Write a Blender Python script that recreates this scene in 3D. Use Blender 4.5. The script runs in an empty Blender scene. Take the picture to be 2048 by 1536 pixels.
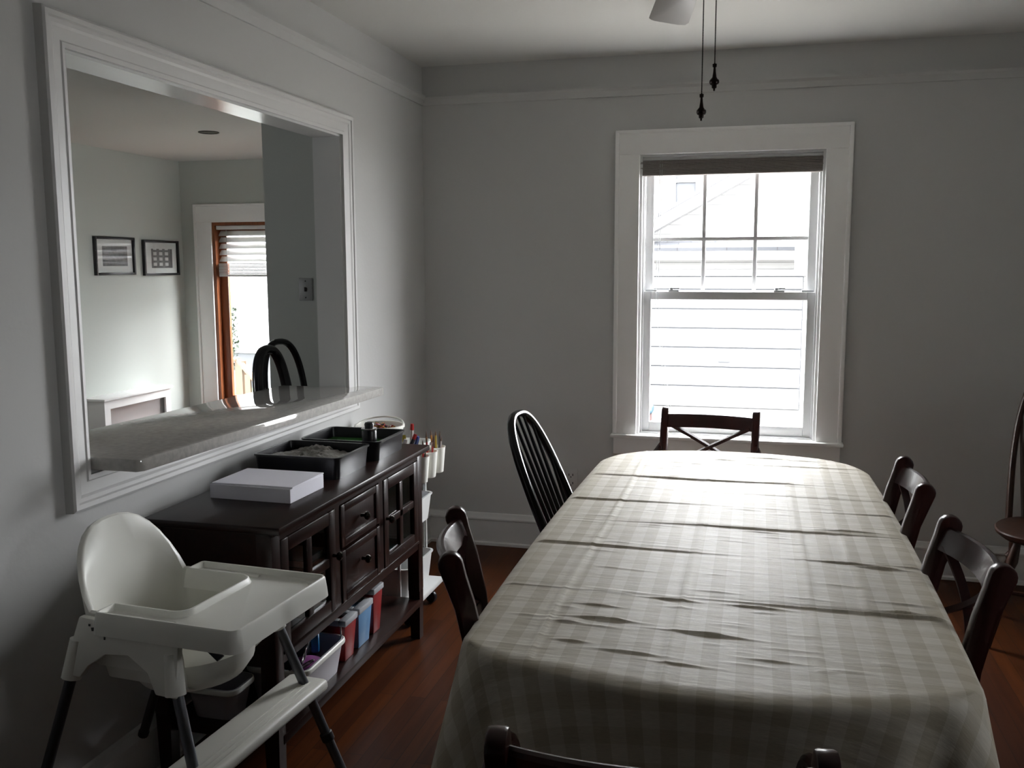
import bpy, bmesh, math, random
from mathutils import Vector, Matrix
random.seed(7)
PI = math.pi
SC = bpy.context.scene
COL = SC.collection

# ------------------------------------------------------------------ camera
YAW, PITCH, ROLL, FPX = 0.2537, 0.1277, -0.003, 1864.8
CAM = Vector((1.6965, -4.7031, 1.5))
cd = bpy.data.cameras.new('camera'); cam = bpy.data.objects.new('camera', cd); COL.objects.link(cam)
fw = Vector((-math.sin(YAW)*math.cos(PITCH), math.cos(YAW)*math.cos(PITCH), -math.sin(PITCH)))
r0 = Vector((math.cos(YAW), math.sin(YAW), 0)); u0 = r0.cross(fw)
rr = r0*math.cos(ROLL)+u0*math.sin(ROLL); uu = -r0*math.sin(ROLL)+u0*math.cos(ROLL)
M = Matrix.Identity(4)
for i in range(3):
    M[i][0], M[i][1], M[i][2], M[i][3] = rr[i], uu[i], -fw[i], CAM[i]
cam.matrix_world = M
cd.sensor_width = 36; cd.lens = FPX/2048*36; cd.clip_start = 0.05; cd.clip_end = 200
SC.camera = cam

# ------------------------------------------------------------------ light
SC.view_settings.view_transform = 'Standard'; SC.view_settings.look = 'None'
SC.view_settings.gamma = 1; SC.view_settings.use_curve_mapping = False
SC.view_settings.exposure = 3.6
SC.cycles.diffuse_bounces = 8; SC.cycles.max_bounces = 14; SC.cycles.sample_clamp_indirect = 6
w = bpy.data.worlds.new('sky'); SC.world = w; w.use_nodes = True
bg = w.node_tree.nodes['Background']; bg.inputs[0].default_value = (0.95, 0.97, 1.0, 1); bg.inputs[1].default_value = 3.0
sd = bpy.data.lights.new('sun', 'SUN'); sd.energy = 3.0; sd.angle = 0.2; sd.color = (1, 0.97, 0.92)
so = bpy.data.objects.new('sun', sd); COL.objects.link(so)
so.rotation_euler = Vector((0.35, 0.16, -1.0)).to_track_quat('-Z', 'Y').to_euler()
def portal(name, loc, direction, sx, sy):
    d = bpy.data.lights.new(name, 'AREA'); d.shape = 'RECTANGLE'; d.size = sx; d.size_y = sy
    d.cycles.is_portal = True
    o = bpy.data.objects.new(name, d); COL.objects.link(o); o.location = loc
    o.rotation_euler = Vector(direction).to_track_quat('-Z', 'Y').to_euler()
portal('window_daylight', (1.57, 0.16, 1.32), (0, -1, 0), 0.9, 1.45)
portal('kitchen_door_daylight', (-3.02, 3.66, 0.98), (0, -1, 0), 0.95, 1.95)
portal('kitchen_window_daylight', (-0.68, 1.5, 1.1), (-1, 0, 0), 1.2, 0.5)

portal('kitchen_left_added_daylight', (-3.813-0.16, -2.75, 1.3), (1, 0, 0), 0.6, 0.6)  # portal of the added kitchen window
portal('right_window_daylight', (3.86, -3.0, 1.375), (-1, 0, 0), 0.38, 0.45)

# ------------------------------------------------------------------ materials
def mat(name, col, rough=0.5, metal=0.0, spec=0.5, noise=None, bump=None, coat=0, trans=None):
    m = bpy.data.materials.new(name); m.use_nodes = True
    nt = m.node_tree; b = nt.nodes['Principled BSDF']
    b.inputs['Base Color'].default_value = (*col, 1); b.inputs['Roughness'].default_value = rough
    b.inputs['Metallic'].default_value = metal; b.inputs['Specular IOR Level'].default_value = spec
    b.inputs['Coat Weight'].default_value = coat
    tc = nt.nodes.new('ShaderNodeTexCoord')
    if noise:
        sc, amt = noise
        n = nt.nodes.new('ShaderNodeTexNoise'); n.inputs['Scale'].default_value = sc; n.inputs['Detail'].default_value = 4
        nt.links.new(tc.outputs['Object'], n.inputs['Vector'])
        r = nt.nodes.new('ShaderNodeMix'); r.data_type = 'RGBA'
        r.inputs[6].default_value = (*[c*(1-amt) for c in col], 1); r.inputs[7].default_value = (*[min(1, c*(1+amt)) for c in col], 1)
        nt.links.new(n.outputs['Fac'], r.inputs[0]); nt.links.new(r.outputs[2], b.inputs['Base Color'])
    if bump:
        sc, st = bump
        n = nt.nodes.new('ShaderNodeTexNoise'); n.inputs['Scale'].default_value = sc; n.inputs['Detail'].default_value = 3
        nt.links.new(tc.outputs['Object'], n.inputs['Vector'])
        bp = nt.nodes.new('ShaderNodeBump'); bp.inputs['Strength'].default_value = st; bp.inputs['Distance'].default_value = 0.01
        nt.links.new(n.outputs['Fac'], bp.inputs['Height']); nt.links.new(bp.outputs[0], b.inputs['Normal'])
    return m

def wood(name, c1, c2, rough=0.3, axis='Y', scale=6.0, coat=0.0, spec=0.5):
    m = mat(name, c1, rough, spec=spec, coat=coat); nt = m.node_tree; b = nt.nodes['Principled BSDF']
    tc = nt.nodes.new('ShaderNodeTexCoord'); mp = nt.nodes.new('ShaderNodeMapping')
    s = [scale*6]*3; s['XYZ'.index(axis)] = scale*0.5; mp.inputs['Scale'].default_value = s
    n = nt.nodes.new('ShaderNodeTexNoise'); n.inputs['Scale'].default_value = 1.5; n.inputs['Detail'].default_value = 5
    n.inputs['Distortion'].default_value = 0.6
    rp = nt.nodes.new('ShaderNodeValToRGB')
    rp.color_ramp.elements[0].position = 0.3; rp.color_ramp.elements[0].color = (*c1, 1)
    rp.color_ramp.elements[1].position = 0.7; rp.color_ramp.elements[1].color = (*c2, 1)
    nt.links.new(tc.outputs['Object'], mp.inputs[0]); nt.links.new(mp.outputs[0], n.inputs['Vector'])
    nt.links.new(n.outputs['Fac'], rp.inputs[0]); nt.links.new(rp.outputs[0], b.inputs['Base Color'])
    return m

def floor_mat():
    m = mat('oak_floor', (0.1, 0.03, 0.01), 0.42, spec=0.16); nt = m.node_tree; b = nt.nodes['Principled BSDF']
    tc = nt.nodes.new('ShaderNodeTexCoord'); mp = nt.nodes.new('ShaderNodeMapping')
    mp.inputs['Rotation'].default_value = (0, 0, PI/2)
    br = nt.nodes.new('ShaderNodeTexBrick'); br.inputs['Scale'].default_value = 1
    br.inputs['Brick Width'].default_value = 1.1; br.inputs['Row Height'].default_value = 0.057
    br.inputs['Mortar Size'].default_value = 0.0012; br.offset = 0.37
    br.inputs['Color1'].default_value = (0.095, 0.025, 0.0045, 1); br.inputs['Color2'].default_value = (0.05, 0.0125, 0.003, 1)
    br.inputs['Mortar'].default_value = (0.02, 0.007, 0.003, 1)
    nt.links.new(tc.outputs['Object'], mp.inputs[0]); nt.links.new(mp.outputs[0], br.inputs['Vector'])
    mp2 = nt.nodes.new('ShaderNodeMapping'); mp2.inputs['Scale'].default_value = (40, 2.5, 1)
    n = nt.nodes.new('ShaderNodeTexNoise'); n.inputs['Scale'].default_value = 1; n.inputs['Detail'].default_value = 5
    nt.links.new(tc.outputs['Object'], mp2.inputs[0]); nt.links.new(mp2.outputs[0], n.inputs['Vector'])
    mx = nt.nodes.new('ShaderNodeMix'); mx.data_type = 'RGBA'; mx.blend_type = 'MULTIPLY'; mx.inputs[0].default_value = 0.7
    rp = nt.nodes.new('ShaderNodeValToRGB'); rp.color_ramp.elements[0].position = 0.3; rp.color_ramp.elements[0].color = (0.45, 0.4, 0.38, 1)
    rp.color_ramp.elements[1].position = 0.7; rp.color_ramp.elements[1].color = (1, 1, 1, 1)
    nt.links.new(n.outputs['Fac'], rp.inputs[0]); nt.links.new(br.outputs['Color'], mx.inputs[6]); nt.links.new(rp.outputs[0], mx.inputs[7])
    nt.links.new(mx.outputs[2], b.inputs['Base Color'])
    return m

def cloth_mat():
    m = mat('gingham_cloth', (0.5, 0.47, 0.4), 0.55, spec=0.35); nt = m.node_tree; b = nt.nodes['Principled BSDF']
    uv = nt.nodes.new('ShaderNodeUVMap'); uv.uv_map = 'UVMap'
    sp = nt.nodes.new('ShaderNodeSeparateXYZ'); nt.links.new(uv.outputs[0], sp.inputs[0])
    def stripe(sock):
        a = nt.nodes.new('ShaderNodeMath'); a.operation = 'MULTIPLY'; a.inputs[1].default_value = 1/0.066
        f = nt.nodes.new('ShaderNodeMath'); f.operation = 'FRACT'; g = nt.nodes.new('ShaderNodeMath'); g.operation = 'GREATER_THAN'; g.inputs[1].default_value = 0.5
        nt.links.new(sock, a.inputs[0]); nt.links.new(a.outputs[0], f.inputs[0]); nt.links.new(f.outputs[0], g.inputs[0]); return g.outputs[0]
    ad = nt.nodes.new('ShaderNodeMath'); ad.operation = 'ADD'
    sx = stripe(sp.outputs[0]); sy = stripe(sp.outputs[1])
    wx = nt.nodes.new('ShaderNodeMath'); wx.operation = 'MULTIPLY'; wx.inputs[1].default_value = 0.62; nt.links.new(sx, wx.inputs[0])
    wy = nt.nodes.new('ShaderNodeMath'); wy.operation = 'MULTIPLY'; wy.inputs[1].default_value = 0.38; nt.links.new(sy, wy.inputs[0])
    nt.links.new(wx.outputs[0], ad.inputs[0]); nt.links.new(wy.outputs[0], ad.inputs[1])
    rp = nt.nodes.new('ShaderNodeValToRGB'); rp.color_ramp.elements[0].color = (0.69, 0.645, 0.555, 1); rp.color_ramp.elements[1].color = (0.51, 0.46, 0.355, 1)
    nt.links.new(ad.outputs[0], rp.inputs[0])
    # slub of the weave
    mp = nt.nodes.new('ShaderNodeMapping'); mp.inputs['Scale'].default_value = (60, 700, 1); nt.links.new(uv.outputs[0], mp.inputs[0])
    n = nt.nodes.new('ShaderNodeTexNoise'); n.inputs['Scale'].default_value = 1; n.inputs['Detail'].default_value = 2; nt.links.new(mp.outputs[0], n.inputs['Vector'])
    mx = nt.nodes.new('ShaderNodeMix'); mx.data_type = 'RGBA'; mx.blend_type = 'MULTIPLY'; mx.inputs[0].default_value = 0.35
    r2 = nt.nodes.new('ShaderNodeValToRGB'); r2.color_ramp.elements[0].position = 0.3; r2.color_ramp.elements[0].color = (0.6, 0.6, 0.6, 1); r2.color_ramp.elements[1].position = 0.7
    nt.links.new(n.outputs['Fac'], r2.inputs[0]); nt.links.new(rp.outputs[0], mx.inputs[6]); nt.links.new(r2.outputs[0], mx.inputs[7])
    nt.links.new(mx.outputs[2], b.inputs['Base Color'])
    mp3 = nt.nodes.new('ShaderNodeMapping'); mp3.inputs['Scale'].default_value = (14, 70, 1); nt.links.new(uv.outputs[0], mp3.inputs[0])
    n3 = nt.nodes.new('ShaderNodeTexNoise'); n3.inputs['Scale'].default_value = 1; n3.inputs['Detail'].default_value = 3; nt.links.new(mp3.outputs[0], n3.inputs['Vector'])
    bp = nt.nodes.new('ShaderNodeBump'); bp.inputs['Strength'].default_value = 0.25; bp.inputs['Distance'].default_value = 0.004
    nt.links.new(n3.outputs['Fac'], bp.inputs['Height']); nt.links.new(bp.outputs[0], b.inputs['Normal'])
    return m

def glass_mat(name='pane_glass', tint=(1, 1, 1), refl=0.06, rough=0.0):
    m = bpy.data.materials.new(name); m.use_nodes = True; nt = m.node_tree; nt.nodes.clear()
    o = nt.nodes.new('ShaderNodeOutputMaterial'); t = nt.nodes.new('ShaderNodeBsdfTransparent'); t.inputs[0].default_value = (*tint, 1)
    g = nt.nodes.new('ShaderNodeBsdfGlossy'); g.inputs['Roughness'].default_value = rough
    lw = nt.nodes.new('ShaderNodeFresnel'); lw.inputs[0].default_value = 1.45
    mx = nt.nodes.new('ShaderNodeMixShader')
    ge = nt.nodes.new('ShaderNodeNewGeometry'); iv = nt.nodes.new('ShaderNodeMath'); iv.operation = 'SUBTRACT'; iv.inputs[0].default_value = 1.0
    ml = nt.nodes.new('ShaderNodeMath'); ml.operation = 'MULTIPLY'
    nt.links.new(ge.outputs['Backfacing'], iv.inputs[1]); nt.links.new(iv.outputs[0], ml.inputs[0]); nt.links.new(lw.outputs[0], ml.inputs[1])
    nt.links.new(ml.outputs[0], mx.inputs[0]); nt.links.new(t.outputs[0], mx.inputs[1]); nt.links.new(g.outputs[0], mx.inputs[2]); nt.links.new(mx.outputs[0], o.inputs[0])
    return m

def siding_mat(name, col, pitch):
    m = mat(name, col, 0.6); nt = m.node_tree; b = nt.nodes['Principled BSDF']
    tc = nt.nodes.new('ShaderNodeTexCoord'); sp = nt.nodes.new('ShaderNodeSeparateXYZ'); nt.links.new(tc.outputs['Object'], sp.inputs[0])
    a = nt.nodes.new('ShaderNodeMath'); a.operation = 'MULTIPLY'; a.inputs[1].default_value = 1/pitch
    f = nt.nodes.new('ShaderNodeMath'); f.operation = 'FRACT'
    nt.links.new(sp.outputs[2], a.inputs[0]); nt.links.new(a.outputs[0], f.inputs[0])
    rp = nt.nodes.new('ShaderNodeValToRGB'); e = rp.color_ramp.elements
    e[0].position = 0.0; e[0].color = (*col, 1); e[1].position = 0.93; e[1].color = (*col, 1)
    x = e.new(0.96); x.color = (*[c*0.2 for c in col], 1)
    nt.links.new(f.outputs[0], rp.inputs[0]); nt.links.new(rp.outputs[0], b.inputs['Base Color'])
    return m

def shingle_mat():
    m = mat('shingles', (0.3, 0.31, 0.33), 0.9); nt = m.node_tree; b = nt.nodes['Principled BSDF']
    tc = nt.nodes.new('ShaderNodeTexCoord'); br = nt.nodes.new('ShaderNodeTexBrick'); br.inputs['Scale'].default_value = 1
    br.inputs['Brick Width'].default_value = 0.3; br.inputs['Row Height'].default_value = 0.1; br.inputs['Mortar Size'].default_value = 0.006
    br.inputs['Color1'].default_value = (0.05, 0.052, 0.058, 1); br.inputs['Color2'].default_value = (0.038, 0.04, 0.045, 1); br.inputs['Mortar'].default_value = (0.02, 0.02, 0.022, 1)
    nt.links.new(tc.outputs['Object'], br.inputs['Vector']); nt.links.new(br.outputs['Color'], b.inputs['Base Color']); return m

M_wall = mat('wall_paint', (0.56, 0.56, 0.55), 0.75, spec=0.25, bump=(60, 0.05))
M_rear = mat('rear_wall_darkened', (0.3, 0.29, 0.27), 0.8, spec=0.2)  # unseen wall, toned dark so less light bounces onto the cloth drape
M_kwall = mat('kitchen_wall_paint', (0.52, 0.55, 0.515), 0.6, spec=0.3, bump=(60, 0.05))
M_ceil = mat('ceiling_paint', (0.66, 0.655, 0.63), 0.8, spec=0.2)
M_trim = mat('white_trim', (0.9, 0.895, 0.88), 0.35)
M_trim2 = mat('darker_white_trim', (0.68, 0.675, 0.665), 0.4)  # a darker tone of the white trim
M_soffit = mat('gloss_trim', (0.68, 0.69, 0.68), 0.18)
M_vinyl = mat('white_vinyl', (0.6, 0.6, 0.6), 0.35)
M_vgrey = mat('grey_vinyl', (0.42, 0.43, 0.44), 0.4)
M_floor = floor_mat()
M_espresso = wood('espresso_wood', (0.009, 0.003, 0.0025), (0.018, 0.006, 0.004), 0.3, 'Y', 5, spec=0.3)
M_maho = wood('dark_mahogany', (0.018, 0.004, 0.004), (0.035, 0.008, 0.006), 0.27, 'Z', 5, coat=0.15)
M_maho2 = wood('matte_mahogany', (0.016, 0.004, 0.004), (0.03, 0.007, 0.006), 0.6, 'Z', 5, spec=0.2)
M_black = mat('black_lacquer', (0.008, 0.008, 0.009), 0.22)
M_brown = wood('worn_brown_wood', (0.035, 0.014, 0.009), (0.06, 0.025, 0.015), 0.35, 'Z', 5)
M_seat = mat('seat_fabric', (0.09, 0.06, 0.04), 0.9, bump=(300, 0.3))
M_cloth = cloth_mat()
M_tablew = wood('table_wood', (0.08, 0.03, 0.015), (0.12, 0.045, 0.02), 0.4, 'Y', 4)
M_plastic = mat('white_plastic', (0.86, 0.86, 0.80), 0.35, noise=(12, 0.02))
M_plastic2 = mat('cream_plastic', (0.76, 0.75, 0.69), 0.45, noise=(9, 0.03))
M_tube = mat('grey_tube', (0.17, 0.18, 0.20), 0.35, metal=0.6)
M_tubed = mat('dark_tube_sleeve', (0.03, 0.03, 0.035), 0.45)
M_stone = mat('speckled_stone', (0.50, 0.485, 0.46), 0.04, spec=0.7, noise=(60, 0.3))
M_paper = mat('copy_paper', (0.86, 0.85, 0.93), 0.7, noise=(3, 0.01))
M_blackp = mat('black_plastic', (0.010, 0.010, 0.012), 0.28)
M_green = mat('green_felt', (0.015, 0.11, 0.012), 0.9, bump=(200, 0.5))
M_cling = mat('crumpled_plastic_sheet', (0.22, 0.21, 0.19), 0.35, noise=(14, 0.5), bump=(30, 0.8))
M_metal = mat('brushed_metal', (0.6, 0.6, 0.6), 0.25, metal=1)
M_knob = mat('dark_knob', (0.03, 0.025, 0.02), 0.15, metal=0.8)
M_glass = glass_mat()
M_tglass = glass_mat('cabinet_glass', (0.55, 0.6, 0.6))
M_cart = mat('cart_white', (0.66, 0.67, 0.66), 0.4)
M_cartd = mat('cart_grey', (0.3, 0.31, 0.31), 0.5)
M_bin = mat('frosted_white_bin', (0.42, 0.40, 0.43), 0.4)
M_red = mat('red_plastic', (0.22, 0.003, 0.005), 0.4, noise=(6, 0.05))
M_blue = mat('blue_plastic', (0.11, 0.24, 0.42), 0.4, noise=(6, 0.05))
M_lid = mat('grey_lid', (0.38, 0.39, 0.41), 0.4)
M_tape = mat('blue_tape', (0.02, 0.18, 0.42), 0.4)
M_purple = mat('purple_foam', (0.22, 0.04, 0.20), 0.6)
M_teal = mat('teal_cover', (0.06, 0.18, 0.2), 0.4)
M_bronze = mat('bronze', (0.02, 0.012, 0.009), 0.25, metal=0.6)
M_blade = mat('fan_blade_white', (0.34, 0.325, 0.31), 0.4)
M_blind = mat('taupe_blind', (0.25, 0.22, 0.21), 0.6, noise=(80, 0.2))
M_slat = mat('white_slat', (0.75, 0.75, 0.74), 0.4)
def slat_mat():
    m = mat('translucent_slat', (0.75, 0.75, 0.74), 0.4); nt = m.node_tree; b = nt.nodes['Principled BSDF']; o = nt.nodes['Material Output']
    t = nt.nodes.new('ShaderNodeBsdfTranslucent'); t.inputs[0].default_value = (0.7, 0.7, 0.68, 1); x = nt.nodes.new('ShaderNodeMixShader'); x.inputs[0].default_value = 0.3
    nt.links.new(b.outputs[0], x.inputs[1]); nt.links.new(t.outputs[0], x.inputs[2]); nt.links.new(x.outputs[0], o.inputs[0]); return m
M_slat2 = slat_mat()
M_door = wood('stained_door', (0.19, 0.055, 0.018), (0.27, 0.085, 0.028), 0.4, 'Z', 4)
M_cedar = wood('cedar', (0.05, 0.026, 0.010), (0.075, 0.042, 0.017), 0.6, 'Z', 3)
M_side_w = siding_mat('white_siding', (0.17, 0.17, 0.17), 0.11)
M_side_g = siding_mat('garage_siding', (0.155, 0.153, 0.148), 0.12)
M_side_b = siding_mat('beige_siding', (0.15, 0.135, 0.11), 0.11)
M_gar = mat('garage_door_paint', (0.15, 0.15, 0.153), 0.5)
M_shade = mat('dark_grey_and_gap_shade', (0.036, 0.038, 0.042), 0.7)  # plain dark grey parts, and the painted shade in the garage door gaps
M_drive_dark = mat('toned_down_driveway', (0.018, 0.0165, 0.0145), 0.9, noise=(6, 0.4))
M_shin = shingle_mat()
M_conc = mat('driveway', (0.25, 0.24, 0.225), 0.9, noise=(2, 0.15))
M_grass = mat('lawn', (0.02, 0.035, 0.009), 0.9, noise=(5, 0.5))
M_leaf = mat('leaves', (0.010, 0.016, 0.008), 0.7, noise=(9, 0.5))
M_frame = mat('frame_black', (0.012, 0.012, 0.013), 0.3)
M_matb = mat('mat_board', (0.6, 0.62, 0.6), 0.8)
M_photo = mat('grey_print', (0.12, 0.12, 0.12), 0.6, noise=(30, 0.8))
M_outlet = mat('outlet_white', (0.55, 0.55, 0.54), 0.4)
M_switch = mat('switch_grey', (0.34, 0.35, 0.34), 0.4)
M_dark = mat('recess_dark', (0.01, 0.008, 0.006), 0.6)
M_mirrorp = mat('radiator_panel', (0.6, 0.6, 0.6), 0.3, metal=0.8)
M_navy = mat('navy_fleece', (0.012, 0.014, 0.03), 0.9)
M_mark = mat('printed_mark', (0.06, 0.06, 0.06), 0.6)
M_pink = mat('pink_toy', (0.05, 0.022, 0.02), 0.5)
M_ltblue = mat('sky_blue_toy', (0.02, 0.045, 0.06), 0.5)
def pen(c): return mat('pencil_paint', c, 0.35)
PENS = [pen(c) for c in [(0.45, 0.02, 0.02), (0.5, 0.2, 0.02), (0.04, 0.04, 0.05), (0.25, 0.05, 0.12), (0.05, 0.09, 0.3), (0.5, 0.4, 0.05), (0.6, 0.55, 0.55), (0.12, 0.06, 0.03)]]

# ------------------------------------------------------------------ mesh helpers
class G:
    def __init__(s): s.b = bmesh.new()
    def box(s, x0, x1, y0, y1, z0, z1, bev=0.0, seg=2, rot=None, at=None):
        t = bmesh.new(); bmesh.ops.create_cube(t, size=1)
        for v in t.verts:
            v.co = Vector(((x0+x1)/2+v.co.x*(x1-x0), (y0+y1)/2+v.co.y*(y1-y0), (z0+z1)/2+v.co.z*(z1-z0)))
        if bev: bmesh.ops.bevel(t, geom=t.edges[:]+t.verts[:], offset=bev, segments=seg, profile=0.5, affect='EDGES')
        if rot is not None:
            p = Vector(at) if at else Vector(((x0+x1)/2, (y0+y1)/2, (z0+z1)/2))
            for v in t.verts: v.co = rot @ (v.co-p)+p
        return s.merge(t)
    def merge(s, t):
        m = bpy.data.meshes.new('tmp'); t.to_mesh(m); t.free(); s.b.from_mesh(m); bpy.data.meshes.remove(m); return s
    def tube(s, pts, r, n=10, closed=False, flat=None, cap=True, ph=0.0):
        pts = [Vector(p) for p in pts]; k = len(pts)
        rs = r if isinstance(r, (list, tuple)) else [r]*k
        up = None; rings = []
        for i, p in enumerate(pts):
            if closed: d = pts[(i+1) % k]-pts[i-1]
            else: d = pts[min(i+1, k-1)]-pts[max(i-1, 0)]
            d.normalize()
            if up is None:
                up = Vector((0, 0, 1)) if abs(d.z) < 0.9 else Vector((0, 1, 0))
            a = d.cross(up)
            if a.length < 1e-5: a = d.cross(Vector((1, 0, 0)))
            a.normalize(); up = a.cross(d).normalized()
            ring = []
            for j in range(n):
                t = 2*PI*j/n+ph; ca, sa = math.cos(t), math.sin(t)
                f1, f2 = flat if flat else (1, 1)
                ring.append(s.b.verts.new(p+a*(ca*rs[i]*f1)+up*(sa*rs[i]*f2)))
            rings.append(ring)
        for i in range(k if closed else k-1):
            A, B = rings[i], rings[(i+1) % k]
            for j in range(n): s.b.faces.new((A[j], A[(j+1) % n], B[(j+1) % n], B[j]))
        if not closed and cap:
            s.b.faces.new(rings[0][::-1]); s.b.faces.new(rings[-1])
        return s
    def lathe(s, prof, c=(0, 0, 0), n=20, axis=None, cap=True):
        c = Vector(c); q = Vector((0, 0, 1)).rotation_difference(Vector(axis)) if axis else None; rings = []
        for r, z in prof:
            ring = []
            for j in range(n):
                p = Vector((max(r, 1e-5)*math.cos(2*PI*j/n), max(r, 1e-5)*math.sin(2*PI*j/n), z))
                if q: p = q @ p
                ring.append(s.b.verts.new(c+p))
            rings.append(ring)
        for A, B in zip(rings, rings[1:]):
            for j in range(n): s.b.faces.new((A[j], A[(j+1) % n], B[(j+1) % n], B[j]))
        if cap: s.b.faces.new(rings[0][::-1]); s.b.faces.new(rings[-1])
        return s
    def prism(s, poly, f0, f1, bev=0.0):
        """poly: list of 2d points; f0/f1 map (a,b)->3d for both caps"""
        t = bmesh.new()
        A = [t.verts.new(f0(*p)) for p in poly]; B = [t.verts.new(f1(*p)) for p in poly]; n = len(poly)
        t.faces.new(A[::-1]); t.faces.new(B)
        for i in range(n): t.faces.new((A[i], A[(i+1) % n], B[(i+1) % n], B[i]))
        bmesh.ops.recalc_face_normals(t, faces=t.faces[:])
        if bev:
            es = [e for e in t.edges if len(e.link_faces) == 2 and e.calc_face_angle(0) > 0.9]
            bmesh.ops.bevel(t, geom=es, offset=bev, segments=2, profile=0.5, affect='EDGES')
        return s.merge(t)
    def quad(s, *ps):
        s.b.faces.new([s.b.verts.new(p) for p in ps]); return s
    def surf(s, rows, closed=False):
        R = [[s.b.verts.new(p) for p in r] for r in rows]
        for A, B in zip(R, R[1:]):
            m = len(A)
            for j in range(m if closed else m-1): s.b.faces.new((A[j], A[(j+1) % m], B[(j+1) % m], B[j]))
        return R
    def build(s, name, m, parent=None, loc=(0, 0, 0), rz=0.0, smooth=35, norm=True):
        me = bpy.data.meshes.new(name)
        if norm: bmesh.ops.recalc_face_normals(s.b, faces=s.b.faces[:])
        s.b.to_mesh(me); s.b.free(); me.materials.append(m)
        if smooth:
            for p in me.polygons: p.use_smooth = True
            me.set_sharp_from_angle(angle=math.radians(smooth))
        o = bpy.data.objects.new(name, me); COL.objects.link(o)
        o.location = loc; o.rotation_euler = (0, 0, rz)
        if parent: o.parent = parent
        return o

def tag(o, label=None, cat=None, group=None, kind=None):
    if label: o['label'] = label
    if cat: o['category'] = cat
    if group: o['group'] = group
    if kind: o['kind'] = kind
    return o
def thing(name, label, cat, loc=(0, 0, 0), rz=0.0, group=None, kind=None):
    o = bpy.data.objects.new(name, None); COL.objects.link(o); o.empty_display_size = 0.1
    o.location = loc; o.rotation_euler = (0, 0, rz)
    return tag(o, label, cat, group, kind)
def children(o): return [c for c in bpy.data.objects if c.parent == o]
def dup(o, loc=None, rz=None, label=None, parent=None):
    c = o.copy(); COL.objects.link(c)
    if parent: c.parent = parent
    if loc is not None: c.location = loc
    if rz is not None: c.rotation_euler = (0, 0, rz)
    if label: c['label'] = label
    for ch in children(o): dup(ch, parent=c)
    return c
def struct(o, label, cat): return tag(o, label, cat, kind='structure')
def RZ(a): return Matrix.Rotation(a, 3, 'Z')
def RX(a): return Matrix.Rotation(a, 3, 'X')
def RY(a): return Matrix.Rotation(a, 3, 'Y')

# ------------------------------------------------------------------ room shell
CZ = 2.51
XR, YR = 3.7, -7.4            # right wall, wall behind the camera
KX, KY = -3.813, 3.53         # kitchen far-left wall, kitchen far wall
KE = -0.92                    # kitchen east wall beyond the dining room
WT = 0.12                     # thickness of the wall with the pass-through
g = G(); g.quad((KX, YR, 0), (XR, YR, 0), (XR, 0, 0), (KX, 0, 0)); g.quad((KX, 0, 0), (KE, 0, 0), (KE, KY, 0), (KX, KY, 0))
g2 = G(); g2.box(KX-0.1, XR+0.1, YR-0.1, 0.1, -0.12, 0); g2.box(KX-0.1, KE+0.1, 0.1, KY+0.1, -0.12, 0); g.b.free()
struct(g2.build('floor', M_floor, smooth=0), 'reddish brown strip hardwood floor', 'floor')
g = G(); g.box(KX-0.1, XR+0.1, YR-0.1, 0.14, CZ, CZ+0.1); g.box(KX-0.1, KE+0.1, 0.14, KY+0.14, CZ, CZ+0.1)
struct(g.build('ceiling', M_ceil, smooth=0), 'plain off-white ceiling above the dining room and kitchen', 'ceiling')
def wall_holes(name, m, axis, pos0, pos1, a0, a1, z0, z1, holes, label):
    """wall slab normal to axis, spanning a0..a1 with rectangular holes (h0,h1,hz0,hz1)"""
    g = G(); cuts = sorted({a0, a1, *[h[0] for h in holes], *[h[1] for h in holes]})
    for c0, c1 in zip(cuts, cuts[1:]):
        zs = [(z0, z1)]
        for h in holes:
            if h[0] <= c0+1e-6 and h[1] >= c1-1e-6: zs = [(z0, h[2]), (h[3], z1)]
        for q0, q1 in zs:
            if q1-q0 < 1e-4: continue
            if axis == 'x': g.box(pos0, pos1, c0, c1, q0, q1)
            else: g.box(c0, c1, pos0, pos1, q0, q1)
    return struct(g.build(name, m, smooth=0), label, 'wall')
PY1, PY2, PZ1, PZ2 = -2.65, -1.011, 0.965, 2.045
wall_holes('wall_left', M_wall, 'x', -WT, 0, YR, 0.0, 0, CZ, [(PY1, PY2, PZ1, PZ2)], 'pale grey wall with the wide pass-through opening to the kitchen')
wall_holes('wall_back', M_wall, 'y', 0, 0.16, KE, XR, 0, CZ, [(1.13, 2.005, 0.63, 2.035)], 'pale grey end wall with the double-hung window')
wall_holes('wall_right', M_wall, 'x', XR, XR+0.14, YR, 0.14, 0, CZ, [(-3.19, -2.81, 1.15, 1.6)], 'pale grey wall on the right')
wall_holes('wall_rear', M_rear, 'y', YR-0.14, YR, KX, XR, 0, CZ, [], 'unseen wall behind the viewpoint, darkened to cut bounced light')
wall_holes('wall_kitchen_left', M_kwall, 'x', KX-0.14, KX, YR, KY, 0, CZ, [(-3.05, -2.45, 1.0, 1.6)], 'pale sage kitchen wall with the two framed pictures')
wall_holes('wall_kitchen_far', M_kwall, 'y', KY, KY+0.14, KX, KE+0.14, 0, CZ, [(-3.475, -2.55, 0, 1.915)], 'pale sage kitchen wall with the glazed back door')
wall_holes('wall_kitchen_right', M_kwall, 'x', KE, KE+0.14, 0.16, KY, 0, CZ, [(0.9, 2.1, 0.85, 1.35)], 'kitchen side wall beyond the dining room')
# kitchen face of the stub wall beside the opening (painted as the kitchen)
struct(G().box(KE-0.004, -WT, -0.006, 0, 0, CZ).build('wall_stub', M_kwall, smooth=0), 'shaded end wall with the switch plate seen through the pass-through', 'wall')
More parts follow.
